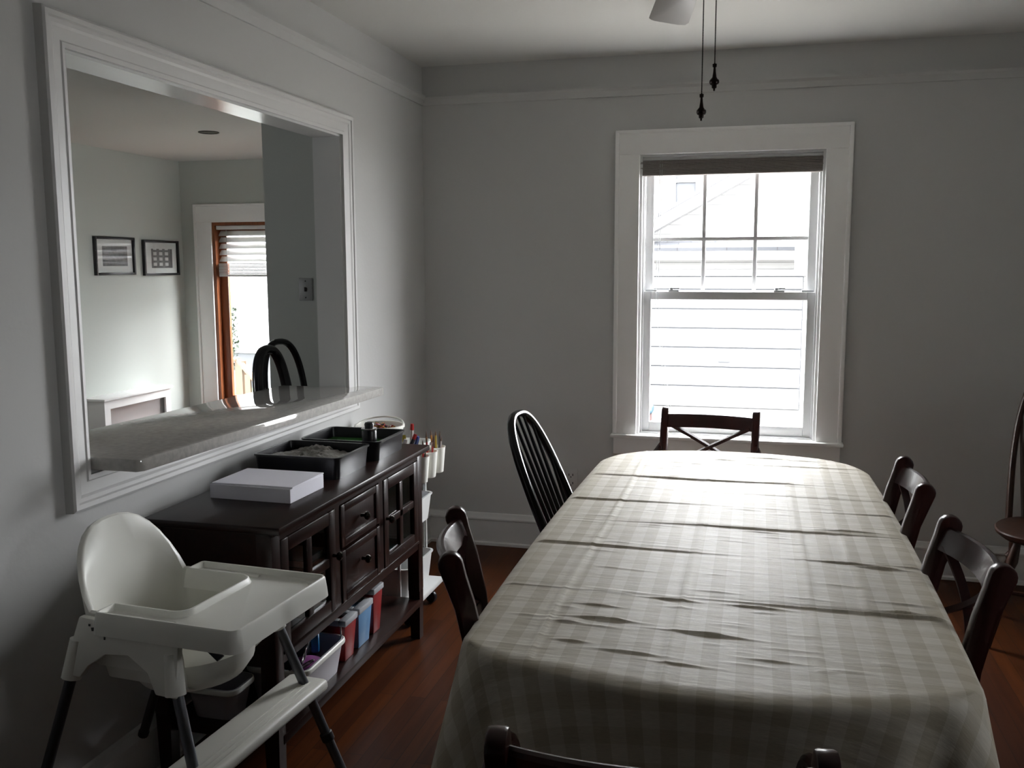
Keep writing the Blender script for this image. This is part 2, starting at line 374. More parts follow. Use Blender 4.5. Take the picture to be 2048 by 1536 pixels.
# jamb lining of the pass-through
g = G(); g.box(-WT-0.002, 0.001, PY1, PY2, PZ2-0.014, PZ2, 0.0)
g.box(-WT-0.002, 0.001, PY2-0.012, PY2, PZ1, PZ2-0.014); g.box(-WT-0.002, 0.001, PY1, PY1+0.012, PZ1, PZ2-0.014)
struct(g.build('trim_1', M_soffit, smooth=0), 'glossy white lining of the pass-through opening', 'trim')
# picture-frame casing swept round the opening
def casing_frame(name, m, prof, c, axis, label):
    """prof: list of (t, d): t from inner(0) to outer(1) offset in metres, d = projection; c=(a0,a1,z0,z1) inner rect"""
    a0, a1, z0, z1 = c; g = G(); rows = []
    for sa, sz in ((0, 0), (1, 0), (1, 1), (0, 1), (0, 0)):
        row = []
        for t, d in prof:
            a = (a1+t) if sa else (a0-t); z = (z1+t) if sz else (z0-t)
            row.append((d, a, z) if axis == 'x' else (a, -d, z))
        rows.append(row)
    g.surf(rows)
    bmesh.ops.remove_doubles(g.b, verts=g.b.verts[:], dist=1e-5)
    return struct(g.build(name, m, smooth=20), label, 'trim')
PROF = [(0, 0), (0, 0.014), (0.012, 0.016), (0.016, 0.013), (0.045, 0.017), (0.052, 0.021), (0.062, 0.022), (0.066, 0.027), (0.078, 0.028), (0.084, 0.024), (0.086, 0.0)]
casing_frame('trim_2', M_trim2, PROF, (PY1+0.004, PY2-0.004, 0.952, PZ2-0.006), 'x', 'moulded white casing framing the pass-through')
# picture rails and baseboards
def rail(name, m, prof, p0, p1, out, label, cat='trim'):
    p0, p1, out = Vector(p0), Vector(p1), Vector(out); g = G()
    rows = [[p+out*d+Vector((0, 0, z)) for d, z in prof] for p in (p0, p1)]
    R = g.surf(rows)
    g.b.faces.new(R[0]); g.b.faces.new(R[1][::-1])
    return struct(g.build(name, m, smooth=20), label, cat)
RP = [(0, -0.030), (0.009, -0.030), (0.015, -0.016), (0.018, -0.003), (0.030, 0.008), (0.030, 0.016), (0, 0.019)]
rail('trim_3', M_wall, RP, (0, YR, 2.345), (0, 0, 2.345), (1, 0, 0), 'slim picture rail along the left wall')
rail('trim_4', M_wall, RP, (0, 0, 2.345), (XR, 0, 2.345), (0, -1, 0), 'slim picture rail above the window')
rail('trim_5', M_wall, RP, (XR, 0, 2.345), (XR, YR, 2.345), (-1, 0, 0), 'slim picture rail along the right wall')
BP = [(0, 0), (0.028, 0), (0.028, 0.014), (0.018, 0.02), (0.018, 0.135), (0.024, 0.14), (0.024, 0.148), (0.018, 0.158), (0.012, 0.172), (0, 0.175)]
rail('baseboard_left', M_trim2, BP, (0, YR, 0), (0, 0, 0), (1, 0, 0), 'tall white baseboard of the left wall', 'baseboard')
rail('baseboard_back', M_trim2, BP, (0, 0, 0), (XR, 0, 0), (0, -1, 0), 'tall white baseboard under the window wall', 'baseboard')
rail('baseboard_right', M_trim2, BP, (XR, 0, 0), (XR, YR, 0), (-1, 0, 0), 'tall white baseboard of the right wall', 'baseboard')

# ------------------------------------------------------------------ dining window
def double_hung(name, label, ax0, ax1, z0, z1, loc, rz, muntins=True, casing=True):
    W = thing(name, label, 'window', loc, rz, kind='structure')
    # local: x along wall, y into the wall (outwards), z up
    if casing:
        g = G(); cw = 0.116
        g.box(ax0-cw, ax0, -0.02, 0, z0+0.005, z1, 0.003); g.box(ax1, ax1+cw, -0.02, 0, z0+0.005, z1, 0.003)
        g.box(ax0-cw, ax1+cw, -0.02, 0, z1, z1+0.112, 0.003)
        g.box(ax0-cw-0.004, ax0-cw+0.016, -0.03, 0, z0+0.005, z1+0.112, 0.004); g.box(ax1+cw-0.016, ax1+cw+0.004, -0.03, 0, z0+0.005, z1+0.112, 0.004)
        g.box(ax0-cw-0.004, ax1+cw+0.004, -0.03, 0, z1+0.1, z1+0.117, 0.004)
        g.build('casing', M_trim, W)
        G().box(ax0-cw-0.012, ax1+cw+0.012, -0.052, 0.03, z0-0.012, z0+0.006, 0.005).build('sill', M_trim, W)
        G().box(ax0-cw, ax1+cw, -0.018, 0, z0-0.1, z0-0.012, 0.003).build('apron', M_trim, W)
    g = G(); jd = 0.15
    g.box(ax0, ax0+0.012, 0, jd, z0, z1); g.box(ax1-0.012, ax1, 0, jd, z0, z1); g.box(ax0+0.012, ax1-0.012, 0, jd, z1-0.012, z1); g.box(ax0+0.012, ax1-0.012, 0.0301, jd+0.03, z0-0.03, z0+0.012)
    for xx in (ax0+0.012, ax1-0.020): g.box(xx, xx+0.008, 0.042, 0.05, z0+0.012, z1-0.012); g.box(xx, xx+0.008, 0.086, 0.094, z0+0.012, z1-0.012)
    g.build('jamb', M_vinyl, W, smooth=0)
    zm = (z0+z1)/2+0.005
    def sash(nm, y0, y1, zz0, zz1, s, bt, tp):
        g = G(); a, b = ax0+0.021, ax1-0.021
        g.box(a, a+s, y0, y1, zz0, zz1, 0.003); g.box(b-s, b, y0, y1, zz0, zz1, 0.003)
        g.box(a+s, b-s, y0, y1, zz0, zz0+bt, 0.003); g.box(a+s, b-s, y0, y1, zz1-tp, zz1, 0.003)
        o = g.build(nm, M_vinyl, W)
        G().box(a+s-0.003, b-s+0.003, (y0+y1)/2+0.004, (y0+y1)/2+0.008, zz0+bt-0.003, zz1-tp+0.003).build('glass', M_glass, o, smooth=0)
        return o, a+s, b-s, zz0+bt, zz1-tp
    lo = sash('lower_sash', 0.052, 0.084, z0+0.014, zm+0.024, 0.037, 0.048, 0.04)[0]
    up, ga, gb, gz0, gz1 = sash('upper_sash', 0.096, 0.128, zm-0.018, z1-0.014, 0.04, 0.036, 0.04)
    if muntins:
        g = G()
        for k in (1, 2):
            x = ga+(gb-ga)*k/3; g.box(x-0.009, x+0.009, 0.106, 0.118, gz0, gz1, 0.002)
        zc = zm+0.285; g.box(ga, gb, 0.105, 0.119, zc-0.009, zc+0.009, 0.002)
        g.build('muntins', M_vinyl, up)
        for x in (ax0+0.17, ax1-0.19):
            g = G(); g.box(x-0.026, x+0.026, 0.056, 0.082, zm+0.024, zm+0.032, 0.002); g.lathe([(0.011, 0), (0.011, 0.012), (0.006, 0.016)], (x-0.012, 0.069, zm+0.031), 12)
            g.box(x-0.014, x+0.03, 0.064, 0.073, zm+0.036, zm+0.044, 0.002)
            g.build('sash_lock', M_vgrey, lo)
        g = G()
        for x0, x1 in ((ax0+0.03, ax0+0.085), (ax1-0.085, ax1-0.03)): g.box(x0, x1, 0.06, 0.08, zm+0.024, zm+0.034, 0.002)
        g.build('tilt_latches', M_vgrey, lo)
    return W
double_hung('window_1', 'white double-hung window in the end wall with six panes in its upper sash', 1.133, 2.003, 0.634, 2.032, (0, 0, 0), 0)
w3 = double_hung('window_3', 'small white window on the right wall outside the picture', -0.19, 0.19, 1.15, 1.6, (XR, -3.0, 0), -PI/2, muntins=False)
w4 = double_hung('added_window_4', 'unseen white kitchen window added left of the view for light', -0.3, 0.3, 1.0, 1.6, (KX, -2.75, 0), PI/2, muntins=False)  # added out of view to brighten the stub wall and jamb
w2 = double_hung('window_2', 'white kitchen side window', -0.6, 0.6, 0.85, 1.35, (KE, 1.5, 0), -PI/2, muntins=False, casing=False)
# raised blind + its cord
B = thing('window_blind', 'taupe slatted blind pulled right up at the top of the dining window', 'blind', (1.566, 0.02, 1.93))
G().box(-0.425, 0.427, -0.012, 0.016, 0.074, 0.088, 0.002).build('headrail', M_vinyl, B)
g = G()
for k in range(11):
    z = 0.012+k*0.0056; dx = random.uniform(-0.002, 0.002); tilt = 0.004*math.sin(k*1.3)
    g.box(-0.43+dx, 0.427+dx, -0.017+tilt, 0.019, z, z+0.0042)
g.build('slats', M_blind, B, smooth=0)
G().box(-0.432, 0.428, -0.016, 0.018, 0.0, 0.011, 0.003).build('bottom_rail', M_blind, B)
g = G(); g.tube([(-0.335, -0.018, 0.07), (-0.34, -0.016, -0.3), (-0.35, -0.012, -0.62), (-0.31, -0.01, -0.95), (-0.27, -0.008, -1.24)], 0.0013, 6)
g.tube([(-0.325, -0.018, 0.07), (-0.33, -0.016, -0.3), (-0.337, -0.012, -0.62), (-0.295, -0.01, -0.95), (-0.255, -0.008, -1.22)], 0.0013, 6)
g.build('lift_cord', M_vgrey, B)

# ------------------------------------------------------------------ countertop in the opening
ct = []
def CT(x, y, z):   # the slab sags a little towards the window end
    return Vector((x, y, z-0.022*(y+2.65)/1.65))
outline = [(-0.30, -2.636), (0.145, -2.640), (0.160, -2.62), (0.160, -0.985), (0.150, -0.970), (0.0305, -0.970), (0.0305, -1.026), (-0.30, -1.026)]
g = G(); g.prism(outline, lambda a, b: CT(a, b, 0.9635), lambda a, b: CT(a, b, 0.998), 0.004)
tag(g.build('countertop', M_stone), 'polished speckled stone counter slab lying in the pass-through', 'countertop')

# ------------------------------------------------------------------ sideboard
SX, SY0, SY1, SH = 0.452, -2.465, -1.266, 0.789
S = thing('sideboard', 'long dark brown sideboard with glass doors and open lower shelf against left wall', 'sideboard', (0, 0, 0))
fx = 0.432
G().box(0.032, SX+0.012, SY0-0.012, SY1+0.012, SH-0.022, SH, 0.004).build('tabletop', M_espresso, S)
for y0 in (SY0, SY1-0.048):
    for x0 in (0.034, fx-0.048):
        g = G(); t = 0.008
        g.prism([(0, 0.2), (0.048, 0.2), (0.048, SH-0.022), (0, SH-0.022)], lambda a, b: Vector((x0+a, y0, b)), lambda a, b: Vector((x0+a, y0+0.048, b)), 0.002)
        g.prism([(t, 0), (0.048-t*0.3, 0), (0.048, 0.2), (0, 0.2)], lambda a, b: Vector((x0+a, y0+0.004, b)), lambda a, b: Vector((x0+a, y0+0.044, b)))
        g.build('leg', M_espresso, S)
CB, CT_ = 0.375, SH-0.022
for y in (SY0+0.008, SY1-0.028): G().box(0.082, fx-0.048, y, y+0.02, CB, CT_).build('side_panel', M_espresso, S, smooth=0)
G().box(0.036, 0.046, SY0+0.048, SY1-0.048, CB, CT_).build('back_panel', M_espresso, S, smooth=0)
g = G(); g.box(0.046, fx-0.02, SY0+0.028, SY1-0.028, CB, CB+0.02)
g.build('bottom_panel', M_espresso, S, smooth=0)
D1, D2 = -2.045, -1.685           # dividers
g = G(); g.box(fx-0.02, fx-0.002, SY0+0.048, SY1-0.048, CT_-0.03, CT_); g.box(fx-0.02, fx-0.002, SY0+0.048, SY1-0.048, CB, CB+0.032)
for d in (D1, D2): g.box(fx-0.02, fx-0.002, d-0.018, d+0.018, CB+0.032, CT_-0.03)
g.box(fx-0.006, fx+0.004, SY0+0.048, SY1-0.048, CB+0.026, CB+0.036, 0.002); g.box(fx-0.006, fx+0.006, SY0, SY1, CT_-0.01, CT_, 0.002)
g.build('face_frame', M_espresso, S)
for d in (D1, D2): G().box(0.046, fx-0.022, d-0.008, d+0.008, CB+0.02, CT_).build('divider', M_espresso, S, smooth=0)
G().box(0.05, fx+0.002, SY0+0.03, SY1-0.03, 0.138, 0.166, 0.003).build('lower_shelf', M_espresso, S)
G().box(0.06, fx-0.03, SY0+0.06, D1-0.01, 0.57, 0.585).build('inner_shelf', M_espresso, S, smooth=0)
def knob(parent, y, z):
    g = G(); g.lathe([(0.006, 0), (0.005, 0.012), (0.013, 0.018), (0.015, 0.025), (0.010, 0.031), (0.002, 0.033)], (fx+0.001, y, z), 14, axis=(1, 0, 0)); g.build('knob', M_knob, parent)
def cab_door(y0, y1, ky):
    z0, z1 = CB+0.034, CT_-0.032; st = 0.042; g = G(); x0, x1 = fx-0.018, fx+0.002
    g.box(x0, x1, y0, y0+st, z0, z1, 0.003); g.box(x0, x1, y1-st, y1, z0, z1, 0.003)
    g.box(x0, x1, y0+st, y1-st, z0, z0+st, 0.003); g.box(x0, x1, y0+st, y1-st, z1-st, z1, 0.003)
    ym, zm = (y0+y1)/2, (z0+z1)/2
    g.box(x0+0.002, x1-0.002, ym-0.016, ym+0.016, z0+st, z1-st, 0.003); g.box(x0+0.002, x1-0.002, y0+st, y1-st, zm-0.014, zm+0.014, 0.003)
    d = g.build('door', M_espresso, S)
    G().box(fx-0.011, fx-0.008, y0+st-0.003, y1-st+0.003, z0+st-0.003, z1-st+0.003).build('glass', M_tglass, d, smooth=0)
    knob(d, ky, 0.590)
cab_door(SY0+0.051, D1-0.021, D1-0.042)
cab_door(D2+0.021, SY1-0.051, D2+0.04)
for z0, z1, kz in ((0.592, CT_-0.033, 0.662), (CB+0.035, 0.582, 0.512)):
    g = G(); y0, y1 = D1+0.021, D2-0.021
    g.box(fx-0.022, fx-0.004, y0, y1, z0, z1, 0.003)
    for a in ((y0, y0+0.03, z0, z1), (y1-0.03, y1, z0, z1), (y0+0.03, y1-0.03, z0, z0+0.026), (y0+0.03, y1-0.03, z1-0.026, z1)): g.box(fx-0.006, fx+0.003, *a, 0.003)
    d = g.build('drawer', M_espresso, S); knob(d, (y0+y1)/2, kz)
# things behind the glass
def book(name, x0, x1, y0, y1, z0, z1, m, label, grp=None, rz=0):
    c = Vector(((x0+x1)/2, (y0+y1)/2, z0)); hx, hy, h = (x1-x0)/2, (y1-y0)/2, z1-z0
    t = thing(name, label, 'book' if name == 'book' else 'box', c, rz, grp)
    g = G(); g.box(-hx, hx, -hy, hy, 0, 0.003); g.box(-hx, hx, -hy, hy, h-0.003, h); g.box(-hx, -hx+0.003, -hy, hy, 0.003, h-0.003)
    g.build('cover', m, t, smooth=0)
    G().box(-hx+0.003, hx-0.004, -hy+0.004, hy-0.004, 0.003, h-0.003).build('pages', M_paper, t, smooth=0)
book('book', 0.22, 0.40, -2.40, -2.29, 0.396, 0.50, M_teal, 'teal book behind the lower left glass pane of the sideboard')
book('book', 0.20, 0.40, -2.22, -2.08, 0.396, 0.432, PENS[6], 'pale book lying behind the lower right pane of the left glass door')
book('book', 0.20, 0.40, -2.22, -2.08, 0.586, 0.612, M_teal, 'thin book lying on the inner shelf behind the left glass door')
book('book', 0.20, 0.40, -1.60, -1.34, 0.396, 0.425, M_teal, 'flat teal book behind the right glass door of the sideboard')

# ------------------------------------------------------------------ on the sideboard
def tapered_tray(name, label, cat, x0, x1, y0, y1, z0, h, wall, m, slope=0.012, lip=0.006, r=0.02, parent=None, nm=None):
    """open box: rounded-rectangle walls leaning outwards"""
    def rr(xa, xb, ya, yb, z, rad):
        pts = []
        for cx, cy, a0 in ((xb-rad, yb-rad, 0), (xa+rad, yb-rad, 90), (xa+rad, ya+rad, 180), (xb-rad, ya+rad, 270)):
            for k in range(5):
                a = math.radians(a0+k*22.5); pts.append((cx+rad*math.cos(a), cy+rad*math.sin(a), z))
        return pts
    g = G(); s = slope
    rows = [rr(x0+s, x1-s, y0+s, y1-s, z0, r), rr(x0, x1, y0, y1, z0+h-lip, r), rr(x0-lip, x1+lip, y0-lip, y1+lip, z0+h-lip, r+lip), rr(x0-lip, x1+lip, y0-lip, y1+lip, z0+h, r+lip),
            rr(x0+wall, x1-wall, y0+wall, y1-wall, z0+h, max(r-wall, .004)), rr(x0+s+wall, x1-s-wall, y0+s+wall, y1-s-wall, z0+wall, max(r-wall, .004))]
    R = g.surf(rows, closed=True); g.b.faces.new(R[0][::-1]); g.b.faces.new(R[-1])
    o = g.build(nm or name, m, parent)
    if label: tag(o, label, cat)
    return o
P = thing('paper_stack', 'thick stack of plain white paper on the near end of sideboard', 'paper', (0.232, -2.118, SH), math.radians(-1.5))
g = G(); g.box(-0.138, 0.138, -0.107, 0.107, 0, 0.044, 0.0015); g.build('sheets', M_paper, P, smooth=0)
g = G(); g.box(-0.135, 0.139, -0.100, 0.109, 0.0442, 0.0485, 0.001, rot=RZ(0.02)); g.build('top_sheets', M_paper, P, smooth=0)
t1 = thing('tray', 'black plastic tray holding a crumpled clear sheet, nearer of the two on sideboard', 'tray', (0, 0, 0))
tapered_tray('tray', None, None, 0.066, 0.378, -1.915, -1.655, SH, 0.076, 0.004, M_blackp, parent=t1, nm='tray_body', slope=0.006)
g = G(); g.box(0.077, 0.367, -1.904, -1.666, SH+0.0045, SH+0.03); g.build('green_liner', M_green, t1, smooth=0)
n = 26; g = G(); rows = []
for i in range(n):
    row = []
    for j in range(n):
        u, v = i/(n-1), j/(n-1); row.append((0.085+0.265*u+0.004*random.random(), -1.895+0.215*v, SH+0.041+0.014*random.random()*(0.4+0.6*math.sin(PI*u))+0.010*math.sin(7*u+2)*math.sin(5*v)+0.008))
    rows.append(row)
g.surf(rows)
o = g.build('plastic_sheet', M_cling, smooth=60); md = o.modifiers.new('thick', 'SOLIDIFY'); md.thickness = 0.001
tag(o, 'crumpled clear grey plastic sheet lying in the nearer black tray', 'sheet')
t2 = thing('tray', 'black plastic tray lined with green felt, farther of the two on sideboard', 'tray', (0, 0, 0))
tapered_tray('tray', None, None, 0.083, 0.39, -1.602, -1.338, SH, 0.073, 0.004, M_blackp, parent=t2, nm='tray_body', slope=0.006)
g = G(); g.box(0.094, 0.379, -1.591, -1.349, SH+0.0045, SH+0.034); g.build('green_liner', M_green, t2, smooth=0)
Bt = thing('canister', 'black canister with silver ring standing in the green-lined tray', 'canister', (0.335, -1.553, SH+0.0345))
G().lathe([(0.0265, 0), (0.0275, 0.003), (0.0275, 0.068), (0.026, 0.072)], n=28).build('body', M_blackp, Bt)
G().lathe([(0.0285, 0.0722), (0.0295, 0.074), (0.0295, 0.078), (0.027, 0.080)], n=28).build('ring', M_metal, Bt)
G().lathe([(0.017, 0.0802), (0.018, 0.094), (0.015, 0.100), (0.006, 0.103)], n=24).build('cap', M_blackp, Bt)

# ------------------------------------------------------------------ under the sideboard
ZS = 0.1665
def cooler(y0, y1, m, label, x0=0.19, x1=0.402, h=0.15):
    c = thing('storage_box', label, 'box', ((x0+x1)/2, (y0+y1)/2, ZS)); a, b = (x1-x0)/2, (y1-y0)/2
    g = G(); g.prism([(-b, h-0.022), (-b+0.012, 0), (b-0.012, 0), (b, h-0.022)], lambda p, q: Vector((-a+0.01*(1-q/h), p, q)), lambda p, q: Vector((a-0.01*(1-q/h), p, q)), 0.004); g.build('body', m, c)
    g = G(); z0, z1 = h-0.0218, h; e = 0.026
    g.box(-a-0.003, -a+e, -b-0.003, b+0.003, z0, z1, 0.004); g.box(a-e, a+0.003, -b-0.003, b+0.003, z0, z1, 0.004)
    g.box(-a+e, a-e, -b-0.003, -b+e*0.8, z0, z1, 0.003); g.box(-a+e, a-e, b-e*0.8, b+0.003, z0, z1, 0.003)
    g.build('lid_rim', M_lid, c); G().box(-a+e, a-e, -b+e*0.8, b-e*0.8, z0+0.003, z0+0.008).build('lid_panel', m, c, smooth=0)
cooler(-1.945, -1.850, M_red, 'red box with grey rimmed lid next to the white basket under sideboard')
cooler(-1.832, -1.715, M_blue, 'light blue box with grey rimmed lid between two red boxes')
cooler(-1.700, -1.615, M_red, 'red box with grey rimmed lid, farthest right on sideboard shelf', h=0.175)
def basket(x0, x1, y0, y1, h, label):
    t = thing('basket', label, 'basket', ((x0+x1)/2, (y0+y1)/2, ZS)); a, b = (x1-x0)/2, (y1-y0)/2
    tapered_tray('b', None, None, -a, a, -b, b, 0, h, 0.003, M_bin, slope=0.016, lip=0.004, r=0.03, parent=t, nm='body')
    g = G(); rad = 0.03; pts = []
    for cx, cy, a0 in ((a-rad, b-rad, 0), (-a+rad, b-rad, 90), (-a+rad, -b+rad, 180), (a-rad, -b+rad, 270)):
        for k in range(5): q = math.radians(a0+k*22.5); pts.append((cx+(rad+0.004)*math.cos(q), cy+(rad+0.004)*math.sin(q), h-0.008))
    g.tube(pts, 0.009, 8, closed=True, flat=(0.5, 1.0)); g.build('rim', M_plastic, t)
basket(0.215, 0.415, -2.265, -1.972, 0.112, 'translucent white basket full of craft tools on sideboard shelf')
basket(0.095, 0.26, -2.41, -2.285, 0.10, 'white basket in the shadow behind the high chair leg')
# contents of the basket
o = G(); pts = [(0.0, 0.034*math.cos(a*PI/12), 0.034*math.sin(a*PI/12)) for a in range(24)]
o.tube(pts, 0.010, 8, closed=True, flat=(1.3, 0.7)); o = o.build('tape_roll', M_tape, loc=(0.335, -2.035, ZS+0.112), rz=0.5)
tag(o, 'roll of blue tape standing up in the white craft basket', 'tape')
def scissors(loc, rz, tilt, label):
    t = thing('scissors', label, 'scissors', loc, rz, 'scissors in the craft basket')
    R = RY(tilt)
    for sgn in (-1, 1):
        g = G(); c = Vector((0.0, sgn*0.026, 0.02))
        g.tube([R @ (c+Vector((0, 0.022*math.cos(k*PI/9), 0.028*math.sin(k*PI/9)))) for k in range(18)], 0.0028, 6, closed=True); g.build('handle', M_metal, t)
        g = G(); g.prism([(-0.003, -0.07), (0.003, -0.075), (0.006, -0.005), (-0.006, -0.005)], lambda p, q: R @ Vector((0.001*sgn, p+sgn*0.005, q)), lambda p, q: R @ Vector((0.001*sgn+0.0015, p+sgn*0.005, q))); g.build('blade', M_metal, t)
scissors((0.35, -2.14, ZS+0.100), 0.3, 0.25, 'silver scissors beside the tape roll, handles up')
scissors((0.36, -2.21, ZS+0.092), -0.4, 0.9, 'silver scissors lying flattest at the near end of craft basket')
g = G(); g.lathe([(0.0, 0), (0.04, 0.004), (0.055, 0.03), (0.045, 0.055), (0.02, 0.066), (0, 0.068)], n=18)
tag(g.build('foam_ball', M_purple, loc=(0.35, -2.12, ZS+0.025)), 'purple lump pressed against the basket side', 'craft ball')
g = G(); g.tube([(0.40, -2.01, ZS+0.085), (0.41, -1.995, ZS+0.12), (0.404, -1.985, ZS+0.145)], 0.0025, 6)
tag(g.build('wire_loop', M_metal), 'thin bent white wire poking out of the craft basket corner', 'wire')
o = G().box(-0.05, 0.05, -0.035, 0.035, 0, 0.085, 0.015).build('cloth_bundle', M_navy, loc=(0.28, -2.04, ZS+0.0135)); tag(o, 'dark fabric bundle at the back of craft basket', 'fabric')

# ------------------------------------------------------------------ rolling cart beyond the sideboard
C = thing('rolling_cart', 'white three-tier rolling cart in the corner beyond the sideboard', 'cart', (0.20, -1.045, 0))
cx, cy = 0.155, 0.165
def tier(z, h, m):
    tapered_tray('t', None, None, -cx+0.012, cx-0.012, -cy+0.010, cy-0.010, z, h, 0.004, m, slope=0.012, lip=0.006, r=0.025, parent=C, nm='bin')
tier(0.125, 0.12, M_cart); tier(0.39, 0.115, M_cart); tier(0.655, 0.085, M_cart)
for sx in (-1, 1):
    g = G(); g.tube([(sx*(cx-0.05), -cy+0.004, 0.1), (sx*(cx-0.05), -cy+0.004, 0.73)], 0.008, 8); g.build('post', M_cart, C)
    g = G(); g.tube([(sx*(cx-0.05), cy-0.004, 0.1), (sx*(cx-0.05), cy-0.004, 0.73)], 0.008, 8); g.build('post', M_cart, C)
g = G(); g.box(-cx, cx+0.03, -cy-0.002, cy+0.002, 0.092, 0.116, 0.006); g.build('base_frame', M_cart, C)
for sx in (-1, 1):
    for sy in (-1, 1):
        g = G(); x, y = sx*(cx-0.02), sy*(cy-0.025)
        g.lathe([(0.0, -0.009), (0.026, -0.009), (0.028, -0.004), (0.028, 0.004), (0.026, 0.009), (0, 0.009)], (x, y, 0.0285), 18, axis=(0.3, 1, 0)); g.build('caster', M_blackp, C)
        g = G(); g.box(x-0.012, x+0.012, y-0.014, y+0.014, 0.055, 0.093, 0.004); g.build('caster_fork', M_metal, C)
def cart_loc(x, y, z): return (0.20+x, -1.045+y, z)
# teal folders in the middle bin
for k in range(3):
    book('book', 0.12+0.06*k, 0.17+0.06*k, -1.15, -0.93, 0.3945, 0.50+0.012*k, M_teal, ['teal folder at the wall side of the cart middle tier', 'teal folder in the middle of the cart middle tier', 'teal folder at the front of the cart middle tier'][k], 'folders in the cart')
# crayon bowl on the top tier
BK = thing('crayon_bucket', 'white round bucket heaped with crayons on top of the rolling cart', 'bucket', (0.142, -0.995, 0.66))
G().lathe([(0.080, 0), (0.086, 0.005), (0.103, 0.14), (0.109, 0.144), (0.109, 0.154), (0.099, 0.154), (0.083, 0.008), (0.0, 0.008)], n=28, cap=False).build('bucket', M_plastic, BK)
g = G(); g.tube([(0.104*math.cos(a), 0.104*math.sin(a)*0.9, 0.150+0.024*math.sin(a)) for a in [k*PI/14 for k in range(15)]], 0.004, 8); g.build('handle', M_plastic, BK)
def stick(name, base, top, r, m, label, cat, grp, tip=None, tipm=None):
    base, top = Vector(base), Vector(top); L = (top-base).length
    t = thing(name, label, cat, base, 0, grp); d = (top-base)/L
    q = lambda z: d*z
    g = G(); g.tube([q(0), q(L*0.86)], r, 6); g.build('barrel', m, t)
    g = G(); g.tube([q(L*0.861), q(L*0.97), q(L)], [r, r*(0.9 if tip == 'cap' else 0.3), r*(0.8 if tip == 'cap' else 0.08)], 6); g.build('cap' if tip == 'cap' else 'tip', tipm or m, t)
where = ['wall side', 'left side', 'near side', 'front side', 'centre', 'far side', 'right side']
for k in range(26):
    a = random.uniform(0, 2*PI); r = random.uniform(0.0, 0.062); aa = random.uniform(0, 2*PI)
    bx, by = 0.142+r*math.cos(a), -0.995+r*math.sin(a); z = 0.785+0.02*(1-r/0.062)+random.uniform(0, 0.012)
    stick('crayon', (bx-0.03*math.cos(aa), by-0.03*math.sin(aa), z-0.01), (bx+0.03*math.cos(aa), by+0.03*math.sin(aa), z+0.012), 0.0045, random.choice(PENS[:4]+[PENS[7]]), 'wax crayon heaped in the white round bucket', 'crayon', 'crayons in the bucket')
# markers standing in the top tier behind the trays
mk = [((0.315, -1.135), (0.308, -1.135, 0.800), 5, 'yellow marker leaning left behind the black tray'), ((0.325, -1.105), (0.338, -1.115, 0.845), 0, 'tall marker with red cap rising highest behind the black tray'),
      ((0.300, -1.16), (0.358, -1.13, 0.805), 2, 'black marker with red cap leaning right behind the tray'), ((0.290, -1.165), (0.322, -1.15, 0.785), 6, 'white marker stub between taller markers behind the tray'),
      ((0.318, -1.09), (0.357, -1.10, 0.79), 4, 'blue marker at the front corner of the cart top')]
for (bx, by), tp, ci, lab in mk:
    stick('marker', (bx, by, 0.66), tp, 0.009, PENS[ci] if ci != 0 else PENS[6], lab, 'marker', 'markers in the cart top', 'cap', PENS[0] if ci in (0, 2) else PENS[ci])
# pencil cups hooked on the front rim
cups = [(-0.175, 'white pencil cup hooked on the cart, nearest the sideboard'), (-0.075, 'middle white pencil cup of three hooked on the cart'), (0.025, 'farthest white pencil cup hooked on the cart')]
for ci, (yy, lab) in enumerate(cups):
    x, y, z0 = 0.409, -1.045+yy, 0.625
    t = thing('pencil_cup', lab, 'cup', (x, y, z0), 0, 'pencil cups on the cart')
    G().lathe([(0.026, 0), (0.029, 0.003), (0.038, 0.108), (0.040, 0.11), (0.036, 0.11), (0.027, 0.005), (0, 0.005)], n=22, cap=False).build('cup', M_plastic, t)
    g = G(); g.box(-0.062, -0.036, -0.010, 0.010, 0.1105, 0.114); g.box(-0.062, -0.059, -0.010, 0.010, 0.08, 0.1105); g.build('hook', M_plastic, t)
    for k in range(5):
        a = k*2*PI/5+ci; rr_ = 0.014
        h = random.uniform(0.15, 0.19) if ci else random.uniform(0.125, 0.15)
        hue = random.randrange(8)
        stick('pencil', (x+rr_*0.7*math.cos(a), y+rr_*0.7*math.sin(a), z0+0.006), (x+1.7*rr_*math.cos(a), y+1.7*rr_*math.sin(a), z0+h), 0.0042, PENS[hue],
              'coloured pencil standing in the %s white cup on the cart' % ['nearest', 'middle', 'farthest'][ci], 'pencil', 'pencils in the %s cup' % ['nearest', 'middle', 'farthest'][ci], None, PENS[7])

# ------------------------------------------------------------------ high chair
HC = thing('high_chair', 'white plastic high chair with tray and grey tubular legs by left wall', 'high chair', (0.405, -2.815, 0), math.radians(-4))
